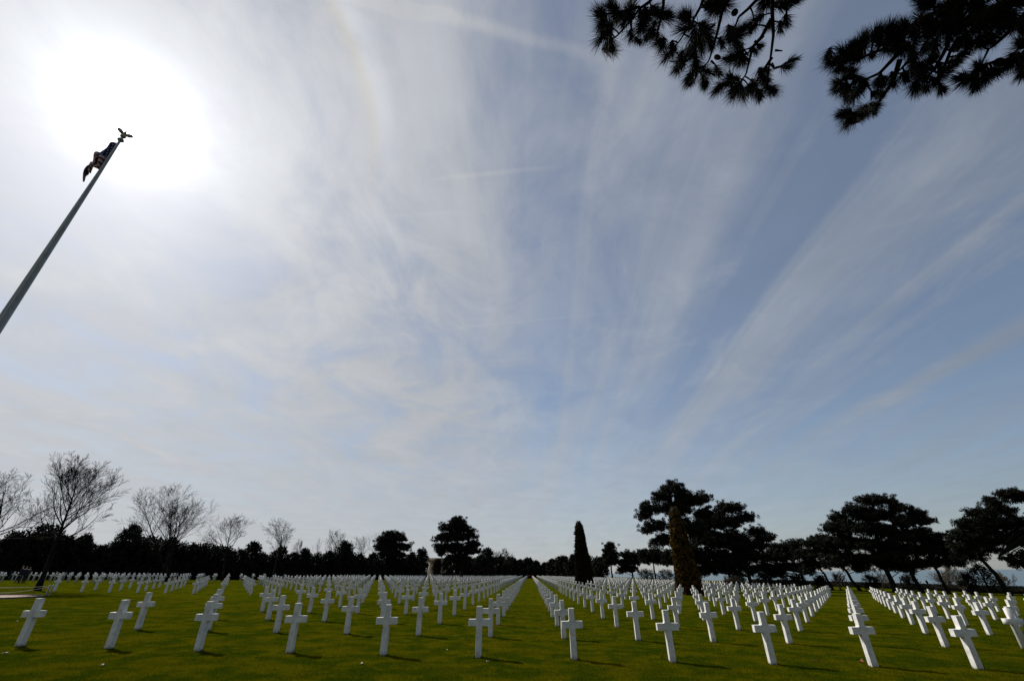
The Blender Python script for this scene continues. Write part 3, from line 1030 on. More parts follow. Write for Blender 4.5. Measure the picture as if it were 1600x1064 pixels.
bare_tree('bare_tree', 'spreading bare tree behind the dark round evergreen', (532, 898), 118, (508, 829, 556), 208, r0=0.18, stems=2, bole=0.4)
bare_tree('bare_tree', 'slim bare tree left of the rounded pine', (563, 898), 122, (550, 836, 578), 210, r0=0.14, bole=0.4, levels=3)
bare_tree('bare_tree', 'narrow bare tree touching the rounded pine', (588, 898), 128, (576, 829, 604), 211, r0=0.16, bole=0.4, levels=3)
bare_tree('bare_tree', 'small rounded bare tree right of the tallest middle pine', (785, 898), 190, (772, 856, 801), 212, r0=0.2, twig_r=0.02)
for k, (px, top, l, r_, Y, lab) in enumerate([(1478, 880, 1455, 1498, 88, 'dry brown scrub at the bluff edge behind the thin slanting pine'), (1502, 886, 1488, 1520, 90, 'dry brown scrub beside the dense rounded shrub'),
                                              (1375, 892, 1358, 1392, 89, 'dry brown scrub behind the domed pine trunk'), (1308, 892, 1296, 1325, 91, 'dry brown scrub between the small leaning trunks'),
                                              (1562, 893, 1548, 1578, 88, 'dry brown scrub under the big spreading pine'), (1145, 899, 1128, 1162, 91.5, 'dry brown scrub behind the broad leaning pine')]):
    bare_tree('scrub_bush', lab, ((l + r_) / 2, 912), Y, (l, top, r_), 230 + k, levels=3, r0=0.05, stems=6, bole=0.1, nlimb=10, nside=6, group='dry scrub along the bluff', mat='scrub', cat='shrub', twig_r=0.013)


# clipped conifers
def clipped_cone(label, px, py, Y, H, w, seed, lean, mat='conifer'):
    rng = np.random.default_rng(seed)
    b = at(px, py, Y)
    b[2] = float(gz(b[0]))
    root = thing('clipped_conifer', label, 'tree', tuple(b), 'clipped conifers among the graves')

    def prof(f):
        return w * (1 - 0.64 * f) * np.sqrt(np.clip(1 - np.clip((f - 0.86) / 0.14, 0, 1) ** 2, 0, 1)) + 0.02
    core = MB()
    fs = np.linspace(0.01, 0.985, 24)
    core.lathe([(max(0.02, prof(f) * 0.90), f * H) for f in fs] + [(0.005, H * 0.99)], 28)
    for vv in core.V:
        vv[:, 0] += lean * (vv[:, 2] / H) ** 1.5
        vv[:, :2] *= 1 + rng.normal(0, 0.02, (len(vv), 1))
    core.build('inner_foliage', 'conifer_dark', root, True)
    tr = MB()
    tr.tube([(0, 0, -0.1), (0, 0, 0.6), (0, 0, H * 0.3)], [0.2, 0.18, 0.1], 8)
    tr.build('trunk', 'bark', root)
    n = 34000
    f = 1 - np.sqrt(rng.random(n)) * 0.995
    f = np.clip(f, 0.004, 0.995)
    a = rng.random(n) * 6.283
    lump = 1 + 0.07 * np.sin(a * 5 + f * 30) * np.sin(f * 55 + a * 2)
    r = prof(f) * lump * rng.uniform(0.90, 1.01, n)
    P = np.stack([r * np.cos(a) + lean * f ** 1.5, r * np.sin(a), f * H], 1)
    D = np.stack([np.cos(a), np.sin(a), np.full(n, 0.35)], 1) + rng.normal(0, 0.55, (n, 3))
    L = rng.uniform(0.08, 0.22, n)
    # a few unclipped shoots on the windward edge near the top
    wild = (rng.random(n) < 0.06) & (f > 0.4) & (np.cos(a) < -0.3)
    L[wild] *= 2.6
    mb = MB()
    mb.blades(P, D, L, L * 0.42, rng)
    mb.build('foliage', mat, root)


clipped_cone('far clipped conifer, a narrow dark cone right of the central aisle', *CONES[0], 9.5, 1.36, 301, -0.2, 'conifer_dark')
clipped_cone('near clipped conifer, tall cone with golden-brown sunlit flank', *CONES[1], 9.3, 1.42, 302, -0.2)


# low hedge on the seaward side
def build_hedge():
    rng = np.random.default_rng(77)
    xh, y0, y1 = 78.0, -20.0, 175.0
    root = thing('clipped_hedge', 'long low dark hedge along the seaward edge under the pines', 'hedge', (xh, (y0 + y1) / 2, float(gz(xh))))
    L = (y1 - y0) / 2
    core = MB()
    core.box((-0.45, -L, 0), (0.45, L, 1.0))
    core.build('inner_foliage', 'needle', root)
    n = 38000
    side = rng.random(n)
    y = rng.uniform(-L, L, n)
    z = rng.uniform(0.02, 1.05, n)
    x = np.where(side < 0.6, -0.48, rng.uniform(-0.5, 0.5, n))
    z = np.where(side < 0.6, z, 1.02)
    P = np.stack([x, y, z], 1)
    D = np.stack([np.where(side < 0.6, -1.0, 0.0), np.zeros(n), np.where(side < 0.6, 0.3, 1.0)], 1) + rng.normal(0, 0.6, (n, 3))
    mb = MB()
    mb.blades(P, D, rng.uniform(0.10, 0.26, n), 0.12, rng)
    mb.build('foliage', 'needle', root)


build_hedge()


def build_aisle_end():
    rng = np.random.default_rng(78)
    p = on_ground(828, 904.6)
    p = np.array([-0.1, 205.0, 0])
    root = thing('red_hedge', 'low dark red clipped hedge closing the far end of the central aisle', 'hedge', tuple(p))
    c = MB()
    c.box((-1.25, -0.5, 0), (1.25, 0.5, 1.15))
    c.build('inner_foliage', 'red_hedge', root)
    n = 2500
    P = np.stack([rng.uniform(-1.3, 1.3, n), rng.uniform(-0.55, 0.55, n), rng.uniform(0, 1.2, n)], 1)
    k = rng.integers(0, 3, n)
    P[k == 0, 2] = 1.17
    P[k == 1, 1] = -0.53
    mb = MB()
    mb.blades(P, rng.normal(0, 1, (n, 3)) + np.array([0, -0.4, 0.6]), 0.16, 0.08, rng)
    mb.build('foliage', 'red_hedge', root)


build_aisle_end()


# pale colonnade glimpsed behind the trees
def build_memorial():
    Y = 240.0
    a, b_ = at(664, 898, Y), at(702, 898, Y)
    cx, half = (a[0] + b_[0]) / 2, (b_[0] - a[0]) / 2
    H = at(672, 871.5, Y)[2] - float(gz(cx))
    root = thing('colonnade_building', 'pale limestone colonnade half hidden behind the middle pines', 'building', (cx, Y + 4, float(gz(cx))))
    s = MB()
    for i in range(3):
        s.box((-half - 1.2 + i * 0.4, -4.6 + i * 0.4, i * 0.16), (half + 1.2 - i * 0.4, 5, (i + 1) * 0.16))
    s.build('steps', 'limestone', root)
    w = MB()
    w.box((-half + 0.4, 1.2, 0.48), (half - 0.4, 4.6, H - 1.3))
    w.build('wall', 'limestone', root)
    n = 7
    for i in range(n):
        x = -half + 0.7 + i * (2 * half - 1.4) / (n - 1)
        c = MB()
        hh = H - 1.3
        c.lathe([(0.01, 0.48), (0.62, 0.48), (0.62, 0.70), (0.48, 0.80), (0.45, hh * 0.4), (0.40, hh - 0.5), (0.58, hh - 0.25), (0.58, hh), (0.01, hh)], 16, (x, -2.9, 0))
        c.build('column', 'limestone', root, True)
    e = MB()
    e.box((-half - 0.1, -3.6, H - 1.298), (half + 0.1, 4.8, H - 0.45))
    e.build('entablature', 'limestone', root)
    r = MB()
    r.box((-half - 0.6, -4.1, H - 0.448), (half + 0.6, 5.3, H))
    r.build('roof', 'limestone', root)


build_memorial()


# ------------------------------------------------------------------ overhanging pine beside the camera
def build_near_pine():
    rng = np.random.default_rng(401)
    foot = np.array([7.4, -1.6, float(gz(7.4))])
    root = thing('overhanging_pine', 'pine whose needled branches and cones hang into the top right of the sky', 'tree', tuple(foot))
    trunk_pts = np.array([(7.4, -1.6, -0.2), (7.3, -1.4, 1.6), (7.1, -1.1, 3.6), (6.8, -0.6, 5.6), (6.4, -0.1, 7.2), (6.2, 0.1, 9.0)])
    tr = MB()
    tr.tube(trunk_pts - foot, [0.34, 0.27, 0.24, 0.21, 0.17, 0.10], 14)
    tr.build('trunk', 'bark', root, True)

    def P(px, py, dist):
        d = ray(px, py)
        return d * dist + np.array([0, 0, CAM_H])
    DA, DB = 4.7, 4.3
    needles = MB()
    tufts, lines = [], []
    # --- branch polylines traced as joints (photo pixels) with their distance from the camera
    A = [
        [(1225, -90), (1208, -30), (1208, 20), (1211, 50), (1207, 85), (1202, 110), (1200, 135)],
        [(1207, 88), (1195, 105), (1183, 125), (1172, 140)],
        [(1205, 30), (1190, 60), (1177, 75), (1172, 95), (1166, 120), (1150, 140)],
        [(1195, 55), (1185, 65), (1165, 85)],
        [(1180, -60), (1150, -20), (1130, 20), (1124, 50), (1117, 75), (1111, 95), (1095, 115)],
        [(1190, -10), (1170, 12), (1155, 22), (1148, 38), (1135, 55)],
        [(1110, -40), (1095, 10), (1080, 35), (1065, 60), (1050, 80)],
        [(1117, 40), (1100, 55), (1085, 75)],
        [(1111, 95), (1120, 105)], [(1082, 85), (1070, 100), (1045, 100)],
        [(1085, 80), (1088, 100), (1085, 120)],
        [(1040, -50), (1015, 0), (1000, 12), (985, 30), (965, 55), (950, 65)],
        [(1000, 12), (975, 20), (950, 25), (935, 30)],
        [(1035, -20), (1036, 10), (1030, 40), (1025, 65), (1040, 85)],
        [(985, 30), (988, 45), (983, 55)],
        [(1228, -20), (1229, 15), (1229, 30)],
        [(1205, 100), (1212, 108), (1222, 105)],
        [(1212, 78), (1225, 80)],
        [(1177, 65), (1186, 72)],
    ]
    B = [
        [(1700, -80), (1620, -20), (1540, 30), (1480, 45), (1440, 25), (1400, 70), (1360, 85), (1330, 95), (1300, 100)],
        [(1475, 20), (1450, 25), (1430, 40), (1410, 65)],
        [(1420, 70), (1395, 95), (1375, 118), (1350, 130), (1320, 140)],
        [(1405, 95), (1400, 115), (1390, 130), (1370, 160), (1345, 180), (1335, 190)],
        [(1480, 45), (1475, 75), (1468, 95), (1455, 115), (1440, 125)],
        [(1500, 60), (1485, 80), (1475, 100), (1465, 120)],
        [(1420, 95), (1405, 110)],
        [(1610, 10), (1570, 55), (1545, 78), (1540, 80)],
        [(1660, 30), (1620, 70), (1590, 92), (1560, 95), (1530, 105), (1510, 130)],
        [(1530, 20), (1500, 0), (1470, -5)],
        [(1660, 60), (1620, 100), (1590, 110)],
        [(1600, -20), (1560, 10), (1520, 30)],
    ]

    def smooth_line(pts, dist, wob):
        w = np.array([P(x, y, dist) for x, y in pts])
        w += np.cumsum(rng.normal(0, wob, (len(w), 3)), axis=0)
        t = np.linspace(0, len(w) - 1, 4 * len(w))
        return np.stack([np.interp(t, np.arange(len(w)), w[:, k]) for k in range(3)], 1)

    brs = [MB(), MB()]
    for gi, (grp, dist) in enumerate(((A, DA), (B, DB))):
        for pts in grp:
            w = smooth_line(pts, dist, 0.005)
            lines.append((gi, w))
            thick = 0.0075 + 0.0016 * len(pts)
            brs[gi].tube(w - foot, np.linspace(thick, 0.0045, len(w)), 6)
    # limbs carrying the sprays, back to the trunk
    lim = MB()
    done = set()
    for px, py, dist, k in ((1225, -90, DA, 3), (1180, -60, DA, 3), (1110, -40, DA, 3), (1040, -50, DA, 3), (1700, -80, DB, 2), (1660, 30, DB, 2), (1660, 60, DB, 2), (1600, -20, DB, 2), (1228, -20, DA, 3)):
        e = P(px, py, dist)
        s = trunk_pts[k]
        hub = P(1330, -190, 4.9) if dist == DA else P(1760, -60, 4.8)
        if dist not in done:
            done.add(dist)
            lim.tube(curve_pts(s, hub, 0.06, rng, 8) - foot, np.linspace(0.095, 0.05, 8), 10)
        lim.tube(curve_pts(hub, e, 0.05, rng, 8) - foot, np.linspace(0.04, 0.014, 8), 7)
    lim.build('limbs', 'bark', root, True)

    # --- needle tufts: (pixel, size in pixels, direction the shoot points in pixels)
    TA = [(945, 40, 26, (-1, -.2)), (940, 60, 25, (-.8, .8)), (955, 70, 24, (.1, 1)), (935, 22, 22, (-.7, -1)), (965, 20, 24, (-.6, -.6)), (985, 12, 25, (.2, -1)), (985, 58, 18, (0, 1)), (1005, 28, 26, (.4, .6)), (1025, 20, 28, (.6, 0)),
          (1040, 28, 24, (1, .2)), (1020, 48, 22, (-.3, 1)), (1000, 45, 20, (-.4, 1)), (1030, 66, 24, (-1, .4)), (1042, 88, 25, (-.8, .8)), (1050, 75, 22, (0, .5)), (1060, 105, 20, (-.8, .6)), (1070, 45, 26, (-.9, .2)), (1085, 62, 30, (0, .7)),
          (1095, 75, 24, (.2, 1)), (1105, 45, 24, (.6, .3)), (1072, 25, 18, (-.5, -1)), (1085, 110, 24, (-.2, .8)), (1075, 125, 20, (-.5, 1)), (1105, 112, 24, (.5, .2)), (1100, 130, 18, (.1, 1)), (1120, 15, 25, (0, .3)), (1130, 8, 25, (.4, .1)),
          (1140, 55, 22, (.1, .7)), (1150, 65, 18, (.4, .4)), (1160, 45, 22, (.5, -.2)), (1150, 88, 27, (-.7, .6)), (1162, 92, 22, (.2, .8)), (1140, 90, 18, (-1, .3)), (1187, 72, 11, (.6, .1)), (1178, 80, 14, (.6, .4)), (1150, 142, 27, (-.5, 1)), (1132, 132, 22, (-1, .3)),
          (1160, 148, 22, (.2, 1)), (1172, 140, 22, (.4, 1)), (1140, 120, 18, (-.5, -.3)), (1190, 120, 22, (.2, .8)), (1186, 150, 18, (.1, 1)), (1205, 140, 22, (.8, .5)), (1195, 130, 20, (.1, .7)), (1228, 104, 19, (1, .1)), (1229, 35, 18, (.2, 1)),
          (1195, 10, 22, (-.3, .4)), (1215, 5, 22, (.6, -.2)), (1235, 2, 22, (1, -.2)), (1175, 45, 16, (-.4, .6)), (1185, 30, 18, (-.5, .4)), (1203, 40, 14, (-.6, .6)), (1245, -8, 20, (1, 0)), (1115, 0, 26, (0, -.3)), (1110, 62, 20, (.3, .6)), (1128, 70, 16, (.3, 1)), (955, 10, 18, (-.4, -1)), (975, 35, 22, (-.2, .5))]
    TB = [(1300, 98, 26, (-1, .3)), (1318, 82, 25, (-.7, -.4)), (1335, 75, 24, (-.2, -1)), (1350, 62, 24, (0, -1)), (1310, 108, 20, (-.5, 1)), (1325, 92, 26, (-.5, .2)), (1345, 85, 24, (0, .5)), (1375, 55, 28, (.1, -1)), (1390, 45, 24, (.2, -1)), (1385, 75, 26, (0, .7)), (1400, 60, 28, (-.6, -.4)), (1415, 45, 26, (-.7, -.5)),
          (1410, 75, 30, (-.1, .7)), (1430, 60, 30, (0, .5)), (1425, 85, 24, (.2, 1)), (1450, 50, 30, (.3, .5)), (1440, 30, 24, (-.3, -.3)), (1320, 138, 27, (-1, .3)), (1310, 130, 22, (-.8, -.3)), (1335, 150, 26, (-.3, .6)), (1345, 130, 25, (.3, .4)), (1330, 115, 20, (-.2, -.7)), (1325, 190, 26, (-.5, 1)), (1338, 178, 25, (-.5, .3)), (1320, 175, 22, (-1, .2)), (1350, 175, 20, (.6, .7)), (1365, 165, 20, (1, .5)), (1368, 148, 20, (.8, .4)),
          (1375, 130, 24, (0, .6)), (1395, 128, 25, (.1, .9)), (1415, 120, 24, (.3, 1)), (1430, 135, 27, (-.3, 1)), (1445, 120, 28, (.2, .8)), (1460, 128, 24, (.6, .8)), (1470, 115, 22, (1, .3)), (1455, 95, 24, (.1, -.8)), (1440, 105, 24, (-.8, -.3)), (1490, 95, 22, (.8, -.3)), (1505, 85, 20, (.9, -.2)),
          (1510, 125, 28, (-.9, .7)), (1525, 135, 26, (-.2, 1)), (1540, 120, 26, (.2, .8)), (1530, 105, 24, (-.4, -.5)), (1555, 112, 22, (.7, .6)), (1575, 100, 28, (-.5, .7)), (1590, 90, 30, (.2, .6)), (1600, 105, 28, (.2, 1)), (1595, 70, 28, (-.4, -.4)),
          (1480, 30, 30, (0, .4)), (1500, 45, 32, (0, .6)), (1520, 30, 34, (0, .3)), (1540, 50, 32, (0, .6)), (1560, 40, 34, (.2, .5)), (1580, 25, 34, (.2, .2)), (1500, 15, 32, (0, -.2)), (1530, 10, 34, (0, 0)), (1560, 12, 34, (0, 0)), (1590, 5, 34, (.2, 0)), (1470, 12, 26, (-.6, -.1)), (1445, 5, 22, (-1, .1)), (1510, 62, 26, (0, 1)), (1530, 66, 24, (.2, 1)), (1600, 45, 32, (.3, .4)), (1482, 60, 26, (0, 1)), (1470, 45, 28, (-.2, .5)), (1550, 62, 22, (.3, 1)), (1435, -6, 20, (-1, 0)), (1620, 20, 34, (0, 0)), (1625, 70, 32, (0, .5)),
          (1460, 70, 26, (-.2, 1)), (1490, 0, 30, (0, -.3)), (1520, -10, 30, (0, 0)), (1550, -12, 30, (0, 0)), (1590, -15, 30, (0, 0))]
    for gi, (lst, dist) in enumerate(((TA, DA), (TB, DB))):
        # neighbouring shoots round each traced tuft
        more = [(px + rng.normal(0, size * 0.42), py + rng.normal(0, size * 0.36), size * rng.uniform(0.62, 0.95), (dx + rng.normal(0, .5), dy + rng.normal(0, .5))) for px, py, size, (dx, dy) in lst if size > 17]
        for px, py, size, (dx, dy) in lst + more:
            dd = dist + rng.normal(0, 0.14)
            c = P(px, py, dd)
            q = P(px + dx * 5, py + dy * 5, dd) - c
            view = ray(px, py)
            q = q / (np.linalg.norm(q) + 1e-9) + view * rng.normal(0, 0.5)
            q /= np.linalg.norm(q)
            sz = size * np.linalg.norm(P(px + 1, py, dd) - c)
            n = int(170 + size * 4)
            # needles leave the last stretch of shoot, splayed forwards
            s = rng.random(n)
            org = c - q * (s * sz * rng.uniform(0.4, 0.9))[:, None] + rng.normal(0, sz * 0.03, (n, 3))
            rd = rng.normal(size=(n, 3))
            rd -= (rd @ q)[:, None] * q
            rd /= np.linalg.norm(rd, axis=1)[:, None]
            splay = 0.30 + 0.72 * s + rng.normal(0, 0.20, n)
            dirn = q * np.cos(splay)[:, None] + rd * np.sin(splay)[:, None]
            dirn[:, 2] -= 0.10
            needles.blades(org - foot, dirn, rng.uniform(0.55, 1.1, n) * sz * 1.25, 0.0042, rng)
            tufts.append((gi, c, q, sz))
    allps = [np.vstack([w for g2, w in lines if g2 == gi]) for gi in (0, 1)]
    for gi, c, q, sz in tufts:
        allp = allps[gi]
        back = c - q * sz * 0.7
        near = allp[np.argmin(np.linalg.norm(allp - back, axis=1))]
        t = np.linspace(0, 1, 7)[:, None]
        pts = (1 - t) ** 2 * near + 2 * t * (1 - t) * back + t * t * c
        brs[gi].tube(pts - foot, np.linspace(0.007, 0.004, 7), 5)
    for q in brs:
        q.build('branches', 'bark', root, True)
    needles.build('needles', 'near_needle', root)

    # crown above and behind the camera's view, on the same tree
    crown = MB()
    lim2 = MB()
    C = []
    for _ in range(120):
        d = rng.normal(size=3)
        d /= np.linalg.norm(d)
        q = np.array([7.2, -0.6, 9.2]) + d * rng.random() ** 0.33 * np.array([3.4, 3.0, 2.6])
        px, py, z = project(q)
        if z > 0 and py > -260:
            continue
        C.append(q)
        if rng.random() < 0.35:
            lim2.tube(curve_pts(trunk_pts[int(rng.integers(3, 6))], q, -0.05, rng) - foot, np.linspace(0.05, 0.01, 6), 5)
    C = np.array(C)
    ci = np.repeat(np.arange(len(C)), 220)
    d = rng.normal(size=(len(ci), 3))
    d /= np.linalg.norm(d, axis=1)[:, None]
    crown.blades(C[ci] + d * 0.28 * rng.random((len(ci), 1)) ** 0.5 - foot, d, 0.15, 0.007, rng)
    crown.build('crown', 'near_needle', root)
    lim2.build('upper_limbs', 'bark', root)

    # cones
    for px, py, dist in ((1121, 90, DA - 0.05), (1148, 20, DA - 0.05), (1443, 32, DB - 0.05), (1480, 15, DB - 0.05), (1560, 98, DB - 0.05)):
        c = P(px, py, dist)
        mb = MB()
        prof = [(0.002, -0.036), (0.016, -0.028), (0.024, -0.010), (0.023, 0.008), (0.015, 0.026), (0.003, 0.038)]
        mb.lathe(prof, 10)
        for i in range(60):
            f = i / 60
            a = i * 2.4
            z = -0.03 + 0.062 * f
            r = np.interp(z, [p[1] for p in prof], [p[0] for p in prof])
            o = np.array([r * math.cos(a), r * math.sin(a), z])
            t = np.array([math.cos(a), math.sin(a), 0.5]) * 0.010
            s = np.array([-math.sin(a), math.cos(a), 0]) * 0.006
            mb.add([o - s, o + s, o + t], [(0, 1, 2)])
        o = mb.build('pine_cone', 'bark', root, loc=tuple(c - foot))
        o.scale = (0.85, 0.85, 0.85)
        o.rotation_euler = (rng.normal(0, 0.6) + 2.6, rng.normal(0, 0.6), 0)


build_near_pine()


# ------------------------------------------------------------------ flagpole and flag
def build_flagpole():
    Htop = 20.0
    d = ray(188, 220)
    t = (Htop - CAM_H) / (d[2] - SLOPE * d[0])
    bx, by = d[0] * t, d[1] * t
    bz = float(gz(bx))
    root = thing('flagpole', 'tall tapered grey flagpole with gilt eagle finial', 'flagpole', (bx, by, bz))
    pl = MB()
    zs = np.linspace(0, Htop, 24)
    pl.lathe([(0.21 - 0.165 * (z / Htop) ** 1.35, z) for z in zs] + [(0.001, Htop)], 20)
    pl.build('pole', 'metal', root, True)
    bs = MB()
    bs.lathe([(0.001, 0.0), (0.62, 0.0), (0.62, 0.12), (0.42, 0.16), (0.36, 0.42), (0.26, 0.55), (0.215, 0.56)], 24)
    bs.build('base', 'metal', root, True)
    # collar / truck
    tk = MB()
    tk.lathe([(0.001, Htop - 0.02), (0.11, Htop - 0.02), (0.14, Htop + 0.04), (0.11, Htop + 0.10), (0.055, Htop + 0.13), (0.05, Htop + 0.22), (0.001, Htop + 0.22)], 16)
    tk.build('truck', 'metal', root, True)
    # halyard
    hl = MB()
    zz = np.linspace(1.2, Htop - 0.1, 14)
    hl.tube([(0.10 + 0.13 * (1 - z / Htop), -0.12 - 0.10 * (1 - z / Htop), z) for z in zz], 0.012, 5)
    hl.build('halyard', 'rope', root)
    # eagle: ball, body, head, two raised wings, tail
    ball = MB()
    ball.lathe([(max(0.002, 0.12 * math.sin(q)), Htop + 0.32 - 0.12 * math.cos(q)) for q in np.linspace(0, math.pi, 12)], 18)
    ball.build('ball', 'gilt', root, True)
    bd = MB()
    zb = Htop + 0.52
    ctr = np.array([(-0.16, 0, zb - 0.02), (-0.06, 0, zb + 0.10), (0.06, 0, zb + 0.20), (0.12, 0, zb + 0.32), (0.19, 0, zb + 0.37), (0.27, 0, zb + 0.34)])
    bd.tube(ctr, [0.03, 0.11, 0.12, 0.07, 0.06, 0.012], 12)
    e = bd.build('eagle', 'gilt', root, True)
    for s in (-1, 1):
        w = MB()
        pts = [(0.02, 0.08, 0.18), (0.10, 0.26, 0.34), (0.06, 0.48, 0.44), (-0.04, 0.66, 0.40), (-0.10, 0.56, 0.24), (-0.12, 0.40, 0.12), (-0.12, 0.22, 0.06), (-0.08, 0.08, 0.06)]
        A = [(x, s * y, zb + z) for x, y, z in pts]
        n = len(A)
        V = [(x - 0.02, y, z) for x, y, z in A] + [(x + 0.03, y, z) for x, y, z in A]
        w.add(V, [(0, i, i + 1) for i in range(1, n - 1)] + [(n, n + i + 1, n + i) for i in range(1, n - 1)], [(i, n + i, n + (i + 1) % n, (i + 1) % n) for i in range(n)])
        w.build('wing', 'gilt', e)
    e.rotation_euler = (0, 0, rad(-33))
    e.scale = (0.5, 0.5, 0.5)
    e.location = (0, 0, zb * 0.5 - 0.10)

    # flag: hoisted at the top, hanging limp in folds
    nu, nv = 90, 60
    hoist, fly = 1.8, 3.4
    V = np.zeros((nv + 1, nu + 1, 3))
    side = np.array([-_r[0], -_r[1], 0.0])
    side /= np.linalg.norm(side)           # hangs on the left of the pole as seen from the lawn
    side = side * 0.94 + np.array([d[0], d[1], 0]) / math.hypot(d[0], d[1]) * -0.34
    side /= np.linalg.norm(side)
    nrm = np.cross(side, (0, 0, 1))
    ztop = Htop - 0.12
    for j in range(nv + 1):
        for i in range(nu + 1):
            u, v = i / nu, j / nv           # v = 0 at the foot of the hoist, 1 at its head
            # the fly droops: outward reach saturates, the rest falls
            reach = 0.66 * (1 - math.exp(-2.2 * u ** 1.3)) * (1 - 0.25 * u * u) * (0.75 + 0.3 * v)
            drop = fly * 0.92 * (u ** 1.1) * (0.66 + 0.34 * v) + 0.06 * math.sin(u * 9 + v * 3)
            fold = 0.15 * math.sin(u * 15 + v * 2.6) * min(1, u * 4) + 0.07 * math.sin(u * 27 - v * 5) * min(1, u * 3)
            inner = 0.10 * math.sin(u * 12.5 + 1.2 + v * 3.8) * min(1, u * 3)
            squeeze = 1 - 0.22 * min(1, u * 1.5)
            z = ztop - hoist * (1 - v) * squeeze - drop * 0.62
            V[j, i] = side * (0.06 + reach + inner) + nrm * fold + np.array([0, 0, z])
    me = bpy.data.meshes.new('flag')
    verts = V.reshape(-1, 3).tolist()
    faces = [(j * (nu + 1) + i, j * (nu + 1) + i + 1, (j + 1) * (nu + 1) + i + 1, (j + 1) * (nu + 1) + i) for j in range(nv) for i in range(nu)]
    me.from_pydata(verts, [], faces)
    uv = me.uv_layers.new(name='UVMap')
    for poly in me.polygons:
        for li in poly.loop_indices:
            vi = me.loops[li].vertex_index
            uv.data[li].uv = ((vi % (nu + 1)) / nu, (vi // (nu + 1)) / nv)
    me.update()
    o = link('flag', me, 'flag', None, True, (bx, by, bz))
    tag(o, 'red and white striped flag with blue canton hanging limp at the pole top', 'flag')


build_flagpole()


# ------------------------------------------------------------------ rope barrier
def build_barrier():
    def post(px, py, h, label):
        p = on_ground(px, py)
        root = thing('barrier_post', label, 'post', tuple(p), 'posts of the rope barrier')
        s = MB()
        s.lathe([(0.001, -0.1), (0.045, -0.1), (0.040, h - 0.05), (0.05, h - 0.045), (0.05, h - 0.01), (0.03, h), (0.001, h)], 10)
        s.build('shaft', 'post', root, True)
        r = MB()
        a = np.linspace(0, 2 * math.pi, 13)
        r.tube(np.stack([0.055 + 0.025 * np.cos(a), 0 * a, h - 0.09 + 0.025 * np.sin(a)], 1), 0.006, 5, False)
        r.build('ring', 'metal', root)
        return p + np.array([0, 0, h - 0.08])
    h = 0.68
    a = post(70.5, 931.0, h, 'pale rope post behind the leftmost front cross, the left one of two')
    b = post(76.0, 930.4, h, 'pale rope post behind the leftmost front cross, the right one of two')
    c = post(-75, 931.5, h, 'pale rope post outside the left frame edge on the far side')
    d = post(-95, 936.5, h, 'pale rope post outside the left frame edge on the near side')
    for s, e, sag, lab in ((a, c, 0.10, 'upper pale rope stretched left from the rope posts'), (b, d, 0.34, 'lower pale rope sagging left from the rope posts'), (a, b, 0.30, 'short slack rope looped between the two rope posts')):
        t = np.linspace(0, 1, 24)[:, None]
        pts = s * (1 - t) + e * t
        pts[:, 2] -= (sag * 4 * t * (1 - t))[:, 0]
        mb = MB()
        mb.tube(pts, 0.016, 6)
        tag(mb.build('rope', 'rope', None, True), lab, 'rope', 'ropes of the barrier')


build_barrier()


